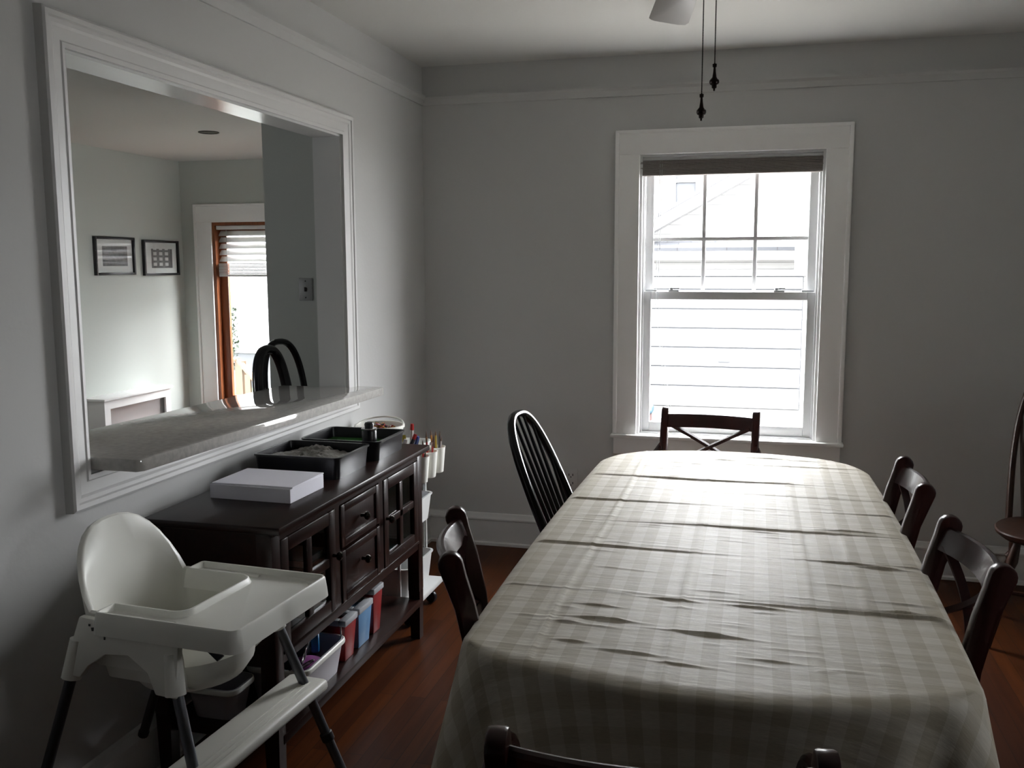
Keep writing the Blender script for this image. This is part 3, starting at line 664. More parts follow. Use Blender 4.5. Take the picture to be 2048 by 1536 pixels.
# shell: back + bucket, swept horizontal sections (u-shape open to +x)
def shell():
    g = G(); N = 33; rows = []
    def arch(y):            # top of the rim over the lateral coordinate
        a = min(1, abs(y)/0.168); return 0.718+0.178*math.sqrt(max(0, 1-a**2.3))
    # outline in plan: from front-right, around back to front-left
    def plan(t, off):       # t in -1..1 ; returns x,y
        a = t*PI/2
        hw = 0.165+off
        if abs(t) > 0.5:
            s = (abs(t)-0.5)/0.5; return (-0.115+0.225*s, math.copysign(hw, t))
        b = t*PI; return (-0.115-(0.055+off)*math.cos(b), hw*math.sin(b))
    outer = [plan(-1+2*i/(N-1), 0.010) for i in range(N)]; inner = [plan(-1+2*i/(N-1), -0.006) for i in range(N)]
    bot = [(x*0.82+0.0, y*0.86) for x, y in inner]
    def ztop(x, y): return arch(y) if x < -0.10 else (0.718+0.178*0 if x > -0.1 else 0.72)
    zt = []
    for (x, y) in inner:
        a = min(1, abs(y)/0.159)
        base = 0.722
        zt.append(base+0.172*max(0, 1-a**2.6)**0.55 if x < -0.095 else base)
    lean = lambda z: -0.055*max(0, z-0.60)/0.3
    rows.append([(x+lean(0.60), y, 0.60) for x, y in outer])
    for f in (0.25, 0.5, 0.75, 1.0): rows.append([(x+lean(0.6+(z-0.6)*f), y*(1-0.02*f), 0.60+(z-0.60)*f-0.004*(f == 1)) for (x, y), z in zip(outer, zt)])
    rows.append([((x*0.5+x2*0.5)+lean(z), (y+y2)/2*0.98, z) for (x, y), (x2, y2), z in zip(outer, inner, zt)])
    for f in (1.0, 0.75, 0.5, 0.25): rows.append([(x+lean(0.6+(z-0.6)*f), y*(1-0.02*f), 0.60+(z-0.60)*f-0.004*(f == 1)) for (x, y), z in zip(inner, zt)])
    rows.append([(x*0.93, y*0.93, 0.56) for x, y in inner])
    rows.append([(x*0.6+0.02, y*0.6, 0.535) for x, y in inner]); rows.append([(x*0.1+0.03, y*0.1, 0.532) for x, y in inner])
    g.surf(rows); return g
shell().build('seat_shell', M_plastic, HC, smooth=50)
# underside bowl
g = G(); g.lathe([(0.0, 0.512), (0.07, 0.514), (0.115, 0.530), (0.135, 0.560), (0.14, 0.60)], n=32)
for v in g.b.verts: v.co.x = v.co.x*1.05+0.005; v.co.y *= 1.08
g.build('seat_bowl', M_plastic2, HC, smooth=50)
# side skirts with leg sockets (near and far side)
for sy in (-1, 1):
    poly = [(-0.185, 0.585), (-0.150, 0.715), (0.12, 0.700), (0.125, 0.57), (0.07, 0.572), (0.045, 0.615), (-0.01, 0.645), (-0.07, 0.640), (-0.115, 0.61), (-0.135, 0.582)]
    g = G(); g.prism(poly, lambda a, b: Vector((a, sy*(0.172+0.18*(0.715-b)), b)), lambda a, b: Vector((a, sy*(0.190+0.18*(0.715-b)), b)), 0.004); g.build('side_skirt', M_plastic, HC)
    for sx, xx in ((-1, -0.158), (1, 0.098)):
        g = G(); g.tube([(xx, sy*0.186, 0.66), (xx+sx*0.014, sy*0.200, 0.572)], [0.019, 0.0225], 14); g.build('leg_socket', M_plastic, HC)
g = G()
for x, z, w_, h_ in ((-0.118, 0.700, 0.008, 0.006), (-0.108, 0.692, 0.012, 0.010), (-0.100, 0.685, 0.009, 0.010), (-0.078, 0.691, 0.009, 0.006), (-0.076, 0.683, 0.014, 0.006), (-0.074, 0.676, 0.006, 0.008)):
    y = -(0.190+0.18*(0.715-z))-0.0008; g.box(x-w_*0.3, x+w_*0.3, y-0.0006, y+0.0008, z-h_*0.4, z+h_*0.4, rot=RY(random.uniform(-.5, .5)))
g.build('printed_warning_marks', M_mark, HC, smooth=0)
# legs (upper tube, sleeve, lower tube)
def hc_leg(top, foot, dark=False):
    top, foot = Vector(top), Vector(foot); d = foot-top
    def P(f): return top+d*f
    g = G(); g.tube([P(0), P(1)], 0.0125, 12); l = g.build('leg', M_tubed if dark else M_tube, HC)
    g = G(); g.tube([P(0.52), P(0.525), P(0.555), P(0.56)], [0.0145, 0.017, 0.017, 0.0145], 12); g.build('collar', M_tubed, l)
    g = G(); g.tube([P(0.97), P(1.0)], 0.0145, 12); g.build('foot_cap', M_tubed, l)
hc_leg((0.108, -0.196, 0.60), (0.285, -0.265, 0.004))
hc_leg((0.108, 0.196, 0.60), (0.33, 0.265, 0.004))
hc_leg((-0.165, -0.196, 0.60), (-0.335, -0.27, 0.004), True)
hc_leg((-0.165, 0.170, 0.60), (-0.355, 0.225, 0.19), True)
# tray: u-shaped top with raised rim
def rrect(x0, x1, y0, y1, r, n=6, corners=(1, 1, 1, 1)):
    pts = []
    for (cx_, cy_, a0, on) in ((x1, y1, 0, corners[0]), (x0, y1, 90, corners[1]), (x0, y0, 180, corners[2]), (x1, y0, 270, corners[3])):
        q = r if on else 0.004
        ccx = cx_-q if a0 in (0, 270) else cx_+q; ccy = cy_-q if a0 in (0, 90) else cy_+q
        for k in range(n): a = math.radians(a0+90*k/(n-1)); pts.append((ccx+q*math.cos(a), ccy+q*math.sin(a)))
    return pts
T = thing('x', 'x', 'x') if False else None
g = G()
fx0, fx1, hy, zt = -0.105, 0.268, 0.195, 0.732
xin, yin = 0.085, 0.128
# outline of the U in plan (counter-clockwise)
out = []
for (x, y, r, a0) in ((fx1, hy, 0.022, 0), (fx0, hy, 0.012, 90)):
    cx_ = x-r if a0 == 0 else x+r
    out += [(cx_+r*math.cos(math.radians(a0+90*k/5)), y-r+r*math.sin(math.radians(a0+90*k/5))) for k in range(6)]
inner_u = [(fx0, yin), (xin-0.03, yin)]
inner_u += [(xin-0.03+0.03*math.sin(math.radians(90*k/5)), yin-0.03+0.03*math.cos(math.radians(90*k/5))) for k in range(1, 6)]
inner_u += [(xin-0.03+0.03*math.cos(math.radians(90*k/5)), -yin+0.03-0.03*math.sin(math.radians(90*k/5))) for k in range(0, 6)]
inner_u += [(fx0, -yin)]
out2 = []
for (x, y, r, a0) in ((fx0, -hy, 0.012, 180), (fx1, -hy, 0.022, 270)):
    cx_ = x+r if a0 == 180 else x-r
    out2 += [(cx_+r*math.cos(math.radians(a0+90*k/5)), y+r+r*math.sin(math.radians(a0+90*k/5))) for k in range(6)]
U = out+inner_u+out2
def inset(poly, d):
    n = len(poly); res = []
    for i in range(n):
        p0, p1, p2 = Vector(poly[i-1]), Vector(poly[i]), Vector(poly[(i+1) % n])
        e1 = (p1-p0); e2 = (p2-p1)
        if e1.length < 1e-9: e1 = e2
        if e2.length < 1e-9: e2 = e1
        n1 = Vector((-e1.y, e1.x)).normalized(); n2 = Vector((-e2.y, e2.x)).normalized()
        m_ = (n1+n2)
        m_ = m_.normalized()*(1/max(0.5, m_.normalized().dot(n1)))
        res.append((p1.x+m_.x*d, p1.y+m_.y*d))
    return res
rows = []
for d, z in ((-0.006, zt-0.050), (-0.004, zt-0.03), (0, zt-0.004), (0.003, zt), (0.007, zt), (0.010, zt-0.003), (0.014, zt-0.013), (0.018, zt-0.015)):
    rows.append([(x, y, z) for x, y in inset(U, d)])
R = g.surf(rows, closed=True)
from mathutils.geometry import tessellate_polygon
def cap(row):
    for tri in tessellate_polygon([[v.co.copy() for v in row]]):
        try: g.b.faces.new([row[i] for i in tri])
        except ValueError: pass
cap(R[-1]); cap(R[0])
tray = g.build('tray', M_plastic, HC, smooth=40)
g = G(); g.box(0.10, 0.17, -0.115, -0.06, zt-0.085, zt-0.050, 0.006); g.box(0.10, 0.17, 0.06, 0.115, zt-0.085, zt-0.050, 0.006); g.build('tray_clip', M_plastic2, tray)
g = G(); g.tube([(0.115, -0.10, 0.655), (0.135, -0.11, 0.648), (0.165, -0.11, 0.625)], 0.012, 8, flat=(1, 0.4)); g.build('safety_strap', M_blackp, HC)
# foot rest clamped on the front legs
g = G(); prof = [(0.085, 0.392), (0.205, 0.392), (0.214, 0.400), (0.214, 0.412), (0.205, 0.421), (0.085, 0.418)]
FR = []
g.box(0.105, 0.222, -0.262, 0.262, 0.392, 0.424, 0.012, 3)
for k in range(3): g.box(0.168+0.015*k, 0.173+0.015*k, -0.225, 0.225, 0.4235, 0.4258, 0.0008)
g.build('foot_rest', M_plastic2, HC)

# ------------------------------------------------------------------ dining table and cloth
TBX, TBY = 1.627, -2.0
Tb = thing('dining_table', 'long wooden dining table hidden under the checked tablecloth', 'table', (TBX, TBY, 0))
g = G(); g.prism([(x, y) for x, y in rrect(-0.452, 0.452, -0.955, 0.955, 0.15)], lambda a, b: Vector((a, b-(0.0), 0.718)), lambda a, b: Vector((a, b, 0.742)), 0.003); g.build('tabletop', M_tablew, Tb)
g = G()
for q in ((-0.37, 0.37, -0.88, -0.86), (-0.37, 0.37, 0.86, 0.88), (-0.39, -0.37, -0.86, 0.86), (0.37, 0.39, -0.86, 0.86)): g.box(*q, 0.63, 0.718)
g.build('apron', M_tablew, Tb, smooth=0)
for sx in (-1, 1):
    for sy in (-1, 1):
        g = G(); g.lathe([(0.018, 0), (0.024, 0.02), (0.02, 0.06), (0.03, 0.3), (0.036, 0.5), (0.028, 0.54), (0.036, 0.56), (0.036, 0.715)], (sx*0.33, sy*0.80, 0.0), 16); g.build('leg', M_tablew, Tb)

def cloth():
    NU, NV = 104, 640
    yc, hyb = -2.0, 1.0
    def hx(t): return 0.483+0.017*(1-t*t)
    def ylo(s): return -2.995-0.108*(1-s*s)
    def yhi(s): return -1.005+0.135*(1-s*s)
    R0 = 0.055
    def pos(s, t):
        R = 0.17 if t > 0 else R0
        x = hx(t)*s; lo, hi = ylo(s), yhi(s); y = lo+(hi-lo)*(t+1)/2
        a = hx(t)*(1-abs(s)); b = (hi-lo)/2*(1-abs(t))
        if a < R and b < R:
            p, q = (R-a)/R, (R-b)/R
            dp = p*math.sqrt(1-q*q/2)-p; dq = q*math.sqrt(1-p*p/2)-q
            x += dp*R*(1 if s > 0 else -1); y += dq*R*(1 if t > 0 else -1)
        return TBX+x, y
    ycross = [(-1.13, 0.0016, 1), (-1.424, 0.003, 1), (-1.60, 0.0015, -1), (-1.775, 0.003, 1), (-2.017, 0.0035, -1), (-2.275, 0.003, 1), (-2.625, 0.004, -1)]
    xlong = [(1.293, 0.0032, 1), (1.560, 0.0026, -1), (1.835, 0.0022, 1), (1.955, 0.0020, -1)]
    wr = []
    rnd = random.Random(3)
    def from_px(): pass
    fixed = [(1.405, -2.80, 0.06, 0.006), (1.62, -2.83, 0.075, 0.006), (1.38, -2.72, 0.04, 0.004), (1.33, -2.83, 0.03, 0.004), (1.36, -2.93, 0.03, 0.004), (1.54, -2.645, 0.05, 0.005), (1.72, -2.65, 0.06, 0.004), (1.95, -2.28, 0.09, 0.005), (2.02, -2.30, 0.05, 0.006), (1.98, -1.98, 0.08, 0.004),
             (2.03, -2.60, 0.03, 0.005), (1.60, -1.07, 0.05, 0.004), (1.77, -1.00, 0.08, 0.004), (1.90, -1.02, 0.08, 0.003), (1.50, -1.17, 0.05, 0.003), (1.48, -2.96, 0.06, 0.004), (1.58, -2.99, 0.05, 0.003), (1.75, -2.93, 0.05, 0.003), (1.42, -1.16, 0.06, 0.003), (1.75, -1.42, 0.1, 0.002)]
    for x, y, l, a in fixed: wr.append((x, y, l, a*0.75, 0.0045))
    for k in range(150):
        wr.append((rnd.uniform(1.2, 2.08), rnd.uniform(-3.0, -0.95), rnd.uniform(0.015, 0.06), rnd.uniform(0.0004, 0.0015), rnd.uniform(0.004, 0.009)))
    from collections import defaultdict
    bk = defaultdict(list)
    for q in wr:
        for iy in range(int((q[1]-0.06)*20)-1, int((q[1]+0.06)*20)+2): bk[iy].append(q)
    def dz(x, y):
        z = 0.0
        for y0, h, sg in ycross:
            yy = y-(y0-0.018*(x-1.6)*0+0.004*math.sin(x*9+y0*7)); m_ = 0.55+0.45*math.sin(x*5.1+y0*13)
            z += 1.7*h*m_*(math.exp(-(yy/0.005)**2)-0.35*math.exp(-((yy+sg*0.012)/0.010)**2))
        for x0, h, sg in xlong:
            xx = x-(x0+0.006*math.sin(y*3+x0*5)); z += 0.7*h*(math.exp(-(xx/0.006)**2)-0.3*math.exp(-((xx-sg*0.016)/0.012)**2))
        for x0, y0, l, a, wd in bk[int(math.floor(y*20))]:
            e = ((x-x0)/l)**2
            if e < 4: z += 1.5*a*math.exp(-e)*math.exp(-((y-y0+0.05*(x-x0))/(wd*0.85))**2)
        return z+0.0012*math.sin(x*11+1)*math.sin(y*7)
    b = bmesh.new(); uvl = b.loops.layers.uv.new('UVMap'); UV = {}
    grid = []
    ZT = 0.7455
    for i in range(NU+1):
        row = []
        s = -1+2*i/NU
        for j in range(NV+1):
            t = -1+2*j/NV; x, y = pos(s, t)
            edge = min(1, min((1-abs(s))*0.49, (1-abs(t))*1.05)/0.03)
            z = ZT+dz(x, y)*edge-0.006*(1-edge)**2
            v = b.verts.new((x, y, z)); UV[v] = (x, y); row.append(v)
        grid.append(row)
    for i in range(NU):
        for j in range(NV): b.faces.new((grid[i][j], grid[i+1][j], grid[i+1][j+1], grid[i][j+1]))
    loop = [grid[i][0] for i in range(0, NU)]+[grid[NU][j] for j in range(0, NV)]+[grid[i][NV] for i in range(NU, 0, -1)]+[grid[0][j] for j in range(NV, 0, -1)]
    n = len(loop); P_ = [v.co.copy() for v in loop]
    corners = [0, NU, NU+NV, 2*NU+NV]
    arc = [0]
    for i in range(1, n): arc.append(arc[-1]+(P_[i]-P_[i-1]).length)
    tot = arc[-1]+(P_[0]-P_[-1]).length
    nrm = []
    for i in range(n):
        d = P_[(i+3) % n]-P_[i-3]; nn = Vector((d.y, -d.x, 0)).normalized(); nrm.append(nn)
    prev = loop; ds = [0.006, 0.014, 0.026, 0.045, 0.07, 0.10, 0.135, 0.17, 0.205, 0.24]
    for d in ds:
        cur = []
        for i in range(n):
            w_ = 0; near = None
            for c in corners:
                q = abs(arc[i]-arc[c]); q = min(q, tot-q)
                ww = math.exp(-(q/0.13)**2)
                if ww > w_: w_ = ww; near = (arc[i]-arc[c]+tot/2) % tot-tot/2
            drop = d*(1+0.28*w_)
            rnd_ = min(1, d/0.014)
            o_ = 0.007*math.sin(rnd_*PI/2)
            side = abs(nrm[i].x) > 0.8
            if w_ > 0.01:
                fold = math.cos((near or 0)*34)
                o_ += w_*d*((0.17+0.2*fold) if P_[i].y < -2 else (0.03+0.05*fold))
            o_ += d*(0.02+0.05*math.sin(arc[i]*7.0)*(0.4 if side else 1.0))*(0.5 if side else 1)
            o_ = max(o_, 0.004)
            p = P_[i]+nrm[i]*o_; zz = P_[i].z-max(0, drop-0.006*(1-rnd_))*0.985
            v = b.verts.new((p.x, p.y, zz)); u0_ = UV[loop[i]]; UV[v] = (u0_[0]+nrm[i].x*d, u0_[1]+nrm[i].y*d); cur.append(v)
        for i in range(n): b.faces.new((prev[i], cur[i], cur[(i+1) % n], prev[(i+1) % n]))
        prev = cur
    for f in b.faces:
        f.smooth = True
        for l in f.loops: l[uvl].uv = UV[l.vert]
    bmesh.ops.recalc_face_normals(b, faces=b.faces[:])
    me = bpy.data.meshes.new('tablecloth'); b.to_mesh(me); b.free(); me.materials.append(M_cloth)
    o = bpy.data.objects.new('tablecloth', me); COL.objects.link(o)
    md = o.modifiers.new('thick', 'SOLIDIFY'); md.thickness = 0.0012; md.offset = -1
    return o
tag(cloth(), 'creased beige and off-white checked tablecloth on the dining table', 'tablecloth')

# ------------------------------------------------------------------ chairs
def post_prism(line, x0, x1, bev=0.005):
    """line: (y,z,w) centre line; builds the silhouette in the yz plane and extrudes it over x"""
    L, Rr = [], []
    for i, (y, z, w_) in enumerate(line):
        a = line[max(0, i-1)]; c = line[min(len(line)-1, i+1)]
        d = Vector((c[0]-a[0], c[1]-a[1])).normalized(); nrm = Vector((-d.y, d.x))
        L.append((y+nrm.x*w_/2, z+nrm.y*w_/2)); Rr.append((y-nrm.x*w_/2, z-nrm.y*w_/2))
    y, z, w_ = line[-1]; d = Vector((line[-1][0]-line[-2][0], line[-1][1]-line[-2][1])).normalized(); nrm = Vector((-d.y, d.x))
    arc_ = []
    for k in range(1, 8):
        a = PI*k/8; v = Vector((y, z))+nrm*(w_/2*math.cos(a))+d*(w_/2*math.sin(a)); arc_.append((v.x, v.y))
    poly = Rr[::1]+[p for p in arc_[::-1]]+L[::-1]
    g = G(); g.prism(poly, lambda a, b: Vector((x0, a, b)), lambda a, b: Vector((x1, a, b)), bev)
    return g
POST = [(-0.345, 0.0, 0.030), (-0.305, 0.13, 0.034), (-0.262, 0.28, 0.040), (-0.232, 0.43, 0.047), (-0.226, 0.54, 0.048), (-0.238, 0.66, 0.046), (-0.262, 0.77, 0.046), (-0.282, 0.83, 0.050), (-0.292, 0.862, 0.054)]
def bow(u, w_, sag): return -sag*(1-(u/w_)**2)
def dining_chair(label, arms, hw=0.19):
    t = thing('armchair' if arms else 'dining_chair', label, 'armchair' if arms else 'chair')
    th = 0.030
    for sx in (-1, 1):
        post_prism(POST, sx*hw-th/2, sx*hw+th/2).build('back_post', M_maho, t)
    iw = hw-th/2+0.002
    def curved(z0, z1, yc0, yc1, sag, thick, nm):
        g = G(); rows = []
        for k in range(17):
            x = -iw+2*iw*k/16; bb = bow(x, iw, sag)
            rows.append([(x, yc1+bb-thick/2, z1-0.008), (x, yc1+bb-thick*0.3, z1-0.002), (x, yc1+bb, z1), (x, yc1+bb+thick*0.3, z1-0.002), (x, yc1+bb+thick/2, z1-0.008), (x, yc0+bb+thick/2, z0), (x, yc0+bb-thick/2, z0)])
        R = g.surf([list(r) for r in zip(*([*rows],))] if False else rows, closed=True)
        g.b.faces.new(R[0]); g.b.faces.new(R[-1][::-1]); return g.build(nm, M_maho, t, smooth=30)
    curved(0.806, 0.862, -0.270, -0.287, 0.034, 0.022, 'crest_rail')
    curved(0.622, 0.648, -0.232, -0.235, 0.022, 0.020, 'lower_rail')
    for sx in (-1, 1):
        g = G(); pts = []
        for k in range(13):
            u = k/12; x = sx*(-iw*0.93+2*iw*0.93*u); z = 0.640+(0.815-0.640)*u; y = -0.236-0.036*u*1.0+bow(x, iw, 0.027)-(0.004*sx)
            pts.append((x, y, z))
        g.tube(pts, 0.0145, 4, flat=(1.0, 0.62), ph=PI/4); g.build('cross_slat', M_maho2, t)
    g = G(); g.box(-hw-0.012, hw+0.012, 0.175, 0.20, 0.405, 0.455, 0.004)
    for sx in (-1, 1): g.box(sx*(hw+0.012)-0.012, sx*(hw+0.012)+0.012, -0.225, 0.175, 0.405, 0.452, 0.004)
    g.box(-hw+0.016, hw-0.016, -0.245, -0.222, 0.405, 0.45, 0.004); g.build('seat_frame', M_maho, t)
    g = G(); g.box(-hw-0.0, hw+0.0, -0.205, 0.175, 0.43, 0.477, 0.018, 3); g.build('seat', M_seat, t)
    for sx in (-1, 1):
        ln = [(0.242, 0.0, 0.028), (0.222, 0.1, 0.032), (0.200, 0.22, 0.038), (0.182, 0.33, 0.042), (0.176, 0.405, 0.044)]
        post_prism(ln, sx*hw-0.014, sx*hw+0.014, 0.004).build('front_leg', M_maho, t)
    if arms:
        for sx in (-1, 1):
            g = G(); pts = [(sx*(hw+0.004), -0.252, 0.735), (sx*(hw+0.022), -0.225, 0.705), (sx*(hw+0.045), -0.16, 0.675), (sx*(hw+0.058), -0.06, 0.665), (sx*(hw+0.058), 0.04, 0.668), (sx*(hw+0.05), 0.10, 0.66), (sx*(hw+0.045), 0.125, 0.63), (sx*(hw+0.04), 0.11, 0.58), (sx*(hw+0.034), 0.09, 0.52), (sx*(hw+0.026), 0.10, 0.45)]
            # resample smoothly
            sm = []
            for i in range(len(pts)-1):
                p0, p1, p2, p3 = [Vector(pts[max(0, min(len(pts)-1, i+k))]) for k in (-1, 0, 1, 2)]
                for q in range(4):
                    u = q/4; sm.append(0.5*((2*p1)+(-p0+p2)*u+(2*p0-5*p1+4*p2-p3)*u*u+(-p0+3*p1-3*p2+p3)*u**3))
            sm.append(Vector(pts[-1])); g.tube(sm, 0.0155, 10); g.build('arm', M_maho, t)
    return t
def place(o, ox, oy, deg): o.location = (ox, oy, 0); o.rotation_euler = (0, 0, math.radians(deg-90)); return o
side = dining_chair('dark cross-back dining chair on the left side of table', False)
place(side, 1.309, -2.598, 16.1)
c2 = dup(side, label='dark cross-back dining chair on the right of table nearer the window'); place(c2, 1.884, -1.75, 180)
c3 = dup(side, label='dark cross-back dining chair on the right of table nearer the viewer'); place(c3, 1.90, -2.497, 184.5)
for c in (side, c2, c3): c['group'] = 'cross-back side chairs'
arm_ = dining_chair('dark armchair at the head of table under the window', True); place(arm_, 1.503, -0.998, 264.6)
a2 = dining_chair('dark armchair at the near end of table cut by the picture edge', True, hw=0.211); place(a2, 1.563, -3.262, 95.8)
for c in (arm_, a2): c['group'] = 'cross-back armchairs'

def windsor(label, m, lean=0.21, apex=0.965, seat_z=0.45):
    t = thing('windsor_chair', label, 'chair')
    g = G(); rows = []
    def outline(f):
        pts = []
        for k in range(36):
            a = 2*PI*k/36; x = 0.215*f*math.copysign(abs(math.cos(a))**0.75, math.cos(a)); y = 0.20*f*math.copysign(abs(math.sin(a))**0.8, math.sin(a)); pts.append((x*(1-0.10*(y < 0)*min(1, -y/0.2)), y))
        return pts
    for f, z in ((0.88, seat_z-0.034), (0.985, seat_z-0.016), (1.0, seat_z-0.004), (0.975, seat_z), (0.86, seat_z-0.004), (0.5, seat_z-0.012), (0.05, seat_z-0.012)): rows.append([(x, y, z) for x, y in outline(f)])
    R = g.surf(rows, closed=True); g.b.faces.new(R[0][::-1]); g.b.faces.new(R[-1]); g.build('seat', m, t, smooth=40)
    y0 = -0.155; H = apex-seat_z
    def hoop(a):   # a 0..pi
        x = 0.186*math.copysign(abs(math.cos(a))**0.72, math.cos(a))*(1-0.10*(1-math.sin(a))); h = H*abs(math.sin(a))**0.78
        return Vector((x, y0-lean*h/H-0.02*math.sin(a), seat_z-0.01+h))
    g = G(); g.tube([hoop(PI*k/40) for k in range(41)], 0.0135, 10, flat=(1.0, 1.25)); g.build('bow_back', m, t)
    for k in range(7):
        u = (k-3)/3; bx = u*0.115; tx = u*0.148
        # find hoop point with that x
        best = min((hoop(PI*q/400) for q in range(20, 381)), key=lambda p: abs(p.x-tx))
        g = G(); p0 = Vector((bx, y0-0.01, seat_z-0.014)); g.tube([p0, p0.lerp(best, 0.35), best], [0.0065, 0.0085, 0.0055], 8); g.build('spindle', m, t)
    for sx in (-1, 1):
        for sy in (-1, 1):
            top = Vector((sx*0.125, sy*0.12, seat_z-0.022)); ft = Vector((sx*0.205, sy*0.205, 0.0)); d = ft-top; L = d.length
            g = G(); g.lathe([(0.012, 0), (0.015, 0.03), (0.021, 0.09), (0.013, 0.13), (0.022, 0.15), (0.013, 0.17), (0.021, 0.24), (0.015, 0.36), (0.010, L)], top, 12, axis=tuple(d/L)); g.build('leg', m, t)
    for sx in (-1, 1):
        g = G(); g.tube([(sx*0.175, -0.172, 0.17), (sx*0.175, 0, 0.17), (sx*0.175, 0.172, 0.17)], [0.008, 0.013, 0.008], 8); g.build('stretcher', m, t)
    g = G(); g.tube([(-0.175, 0, 0.17), (0, 0, 0.17), (0.175, 0, 0.17)], [0.008, 0.013, 0.008], 8); g.build('stretcher', m, t)
    return t
w1 = windsor('black bow-back windsor chair at the far left of table', M_black, lean=0.20, apex=0.952); place(w1, 1.218, -1.40, -8); w1['group'] = 'windsor chairs'
w2_ = windsor('worn brown windsor chair against the end wall at far right', M_brown, lean=0.16, apex=1.08); place(w2_, 2.875, -0.70, 255); w2_['group'] = 'windsor chairs'

# ------------------------------------------------------------------ ceiling fan
FX, FY = 1.505, -2.03
F = thing('ceiling_fan', 'white ceiling fan with two bronze pull chains above the table', 'ceiling fan', (FX, FY, 0))
G().lathe([(0.0, CZ-0.0005), (0.075, CZ-0.001), (0.08, CZ-0.03), (0.05, CZ-0.05), (0.05, CZ-0.06), (0.12, CZ-0.07), (0.13, CZ-0.10), (0.13, CZ-0.16), (0.10, CZ-0.19), (0.06, CZ-0.21), (0.055, CZ-0.26), (0.03, CZ-0.275), (0, CZ-0.276)], n=32, cap=False).build('motor_housing', M_blade, F)
zb = CZ-0.200
for k in range(5):
    a = math.radians(100.5)+k*2*PI/5; R_ = RZ(a) @ RX(math.radians(11))
    g = G(); poly = [(0.20, -0.055), (0.60, -0.066), (0.635, -0.058), (0.648, -0.035), (0.652, 0.045), (0.645, 0.058), (0.63, 0.066), (0.20, 0.055)]
    g.prism(poly, lambda p, q: R_ @ Vector((p, q, -0.003))+Vector((0, 0, zb)), lambda p, q: R_ @ Vector((p, q, 0.003))+Vector((0, 0, zb)), 0.001); b_ = g.build('blade', M_blade, F)
    g = G(); g.prism([(0.10, -0.012), (0.26, -0.03), (0.26, 0.03), (0.10, 0.012)], lambda p, q: R_ @ Vector((p, q, 0.0032))+Vector((0, 0, zb)), lambda p, q: R_ @ Vector((p, q, 0.008))+Vector((0, 0, zb))); g.build('blade_iron', M_blade, b_)
def pull_chain(x, y, zbot):
    g = G(); z = zbot+0.07
    while z < CZ-0.25: g.lathe([(0.0004, -0.0019), (0.0019, -0.001), (0.0019, 0.001), (0.0004, 0.0019)], (x, y, z), 6); z += 0.0042
    g.tube([(x, y, zbot+0.06), (x, y, CZ-0.22)], 0.0009, 5)
    c = g.build('pull_chain', M_bronze, F)
    G().lathe([(0.001, 0), (0.003, 0.002), (0.0025, 0.006), (0.0065, 0.008), (0.007, 0.015), (0.011, 0.017), (0.0135, 0.022), (0.013, 0.028), (0.006, 0.036), (0.0038, 0.05), (0.003, 0.062), (0.0055, 0.063), (0.0058, 0.071), (0.001, 0.073)], (x, y, zbot), 18).build('pull_fob', M_bronze, c)
pull_chain(1.541-FX, 0.0, 1.888); pull_chain(1.574-FX, 0.0, 1.966)

# ------------------------------------------------------------------ small wall things
O = thing('wall_outlet', 'white double outlet low on the end wall behind the windsor chair', 'outlet', (0.795, 0, 0.385))
G().box(-0.036, 0.036, -0.006, -0.0002, -0.058, 0.058, 0.003).build('cover_plate', M_outlet, O)
g = G()
for z in (-0.022, 0.022):
    g.box(-0.012, -0.008, -0.0075, -0.006, z-0.005, z+0.007); g.box(0.008, 0.012, -0.0075, -0.006, z-0.005, z+0.007); g.box(-0.003, 0.003, -0.0075, -0.006, z-0.013, z-0.008)
g.build('sockets', M_dark, O, smooth=0)
Sw = thing('light_switch', 'light switch plate on the shaded wall seen through the pass-through', 'switch', (-0.688, -0.0062, 1.367))
G().box(-0.040, 0.040, -0.007, 0, -0.062, 0.062, 0.003).build('cover_plate', M_switch, Sw)
g = G(); g.box(-0.006, 0.006, -0.014, -0.007, -0.012, 0.012, 0.002); g.build('toggle', M_dark, Sw)
g = G()
for z in (-0.045, 0.045): g.lathe([(0.004, 0), (0.003, 0.002)], (0, -0.007, z), 10, axis=(0, -1, 0))
g.build('screws', M_dark, Sw)

# ------------------------------------------------------------------ kitchen
def picture(y0, y1, z0, z1, label, kind):
    t = thing('framed_picture', label, 'picture', (KX, (y0+y1)/2, (z0+z1)/2)); a, b = (y1-y0)/2, (z1-z0)/2; fw_ = 0.022
    g = G(); g.box(0.001, 0.03, -a, -a+fw_, -b, b, 0.002); g.box(0.001, 0.03, a-fw_, a, -b, b, 0.002); g.box(0.001, 0.03, -a+fw_, a-fw_, -b, -b+fw_, 0.002); g.box(0.001, 0.03, -a+fw_, a-fw_, b-fw_, b, 0.002); g.build('frame', M_frame, t)
    G().box(0.001, 0.008, -a+fw_, a-fw_, -b+fw_, b-fw_).build('mat_board', M_matb, t, smooth=0)
    if kind == 0:
        G().box(0.0082, 0.0086, -a+0.11, a-0.09, -b+0.08, b-0.08).build('print', M_photo, t, smooth=0)
    else:
        g = G(); g.box(0.0082, 0.0086, -a+0.13, a-0.09, -b+0.07, b-0.08); g.build('print', M_photo, t, smooth=0)
        g = G()
        for i in range(3):
            for j in range(4): g.box(0.0087, 0.009, -a+0.16+0.09*i, -a+0.21+0.09*i, -b+0.09+0.05*j, -b+0.12+0.05*j)
        g.build('print_blocks', M_matb, t, smooth=0)
    G().box(0.016, 0.018, -a+fw_, a-fw_, -b+fw_, b-fw_).build('glazing', M_glass, t, smooth=0)
picture(2.22, 2.755, 1.415, 1.75, 'wide black framed picture with blind reflections, left of the pair', 0)
picture(2.885, 3.43, 1.405, 1.735, 'black framed picture of small panels, nearer the kitchen corner', 1)
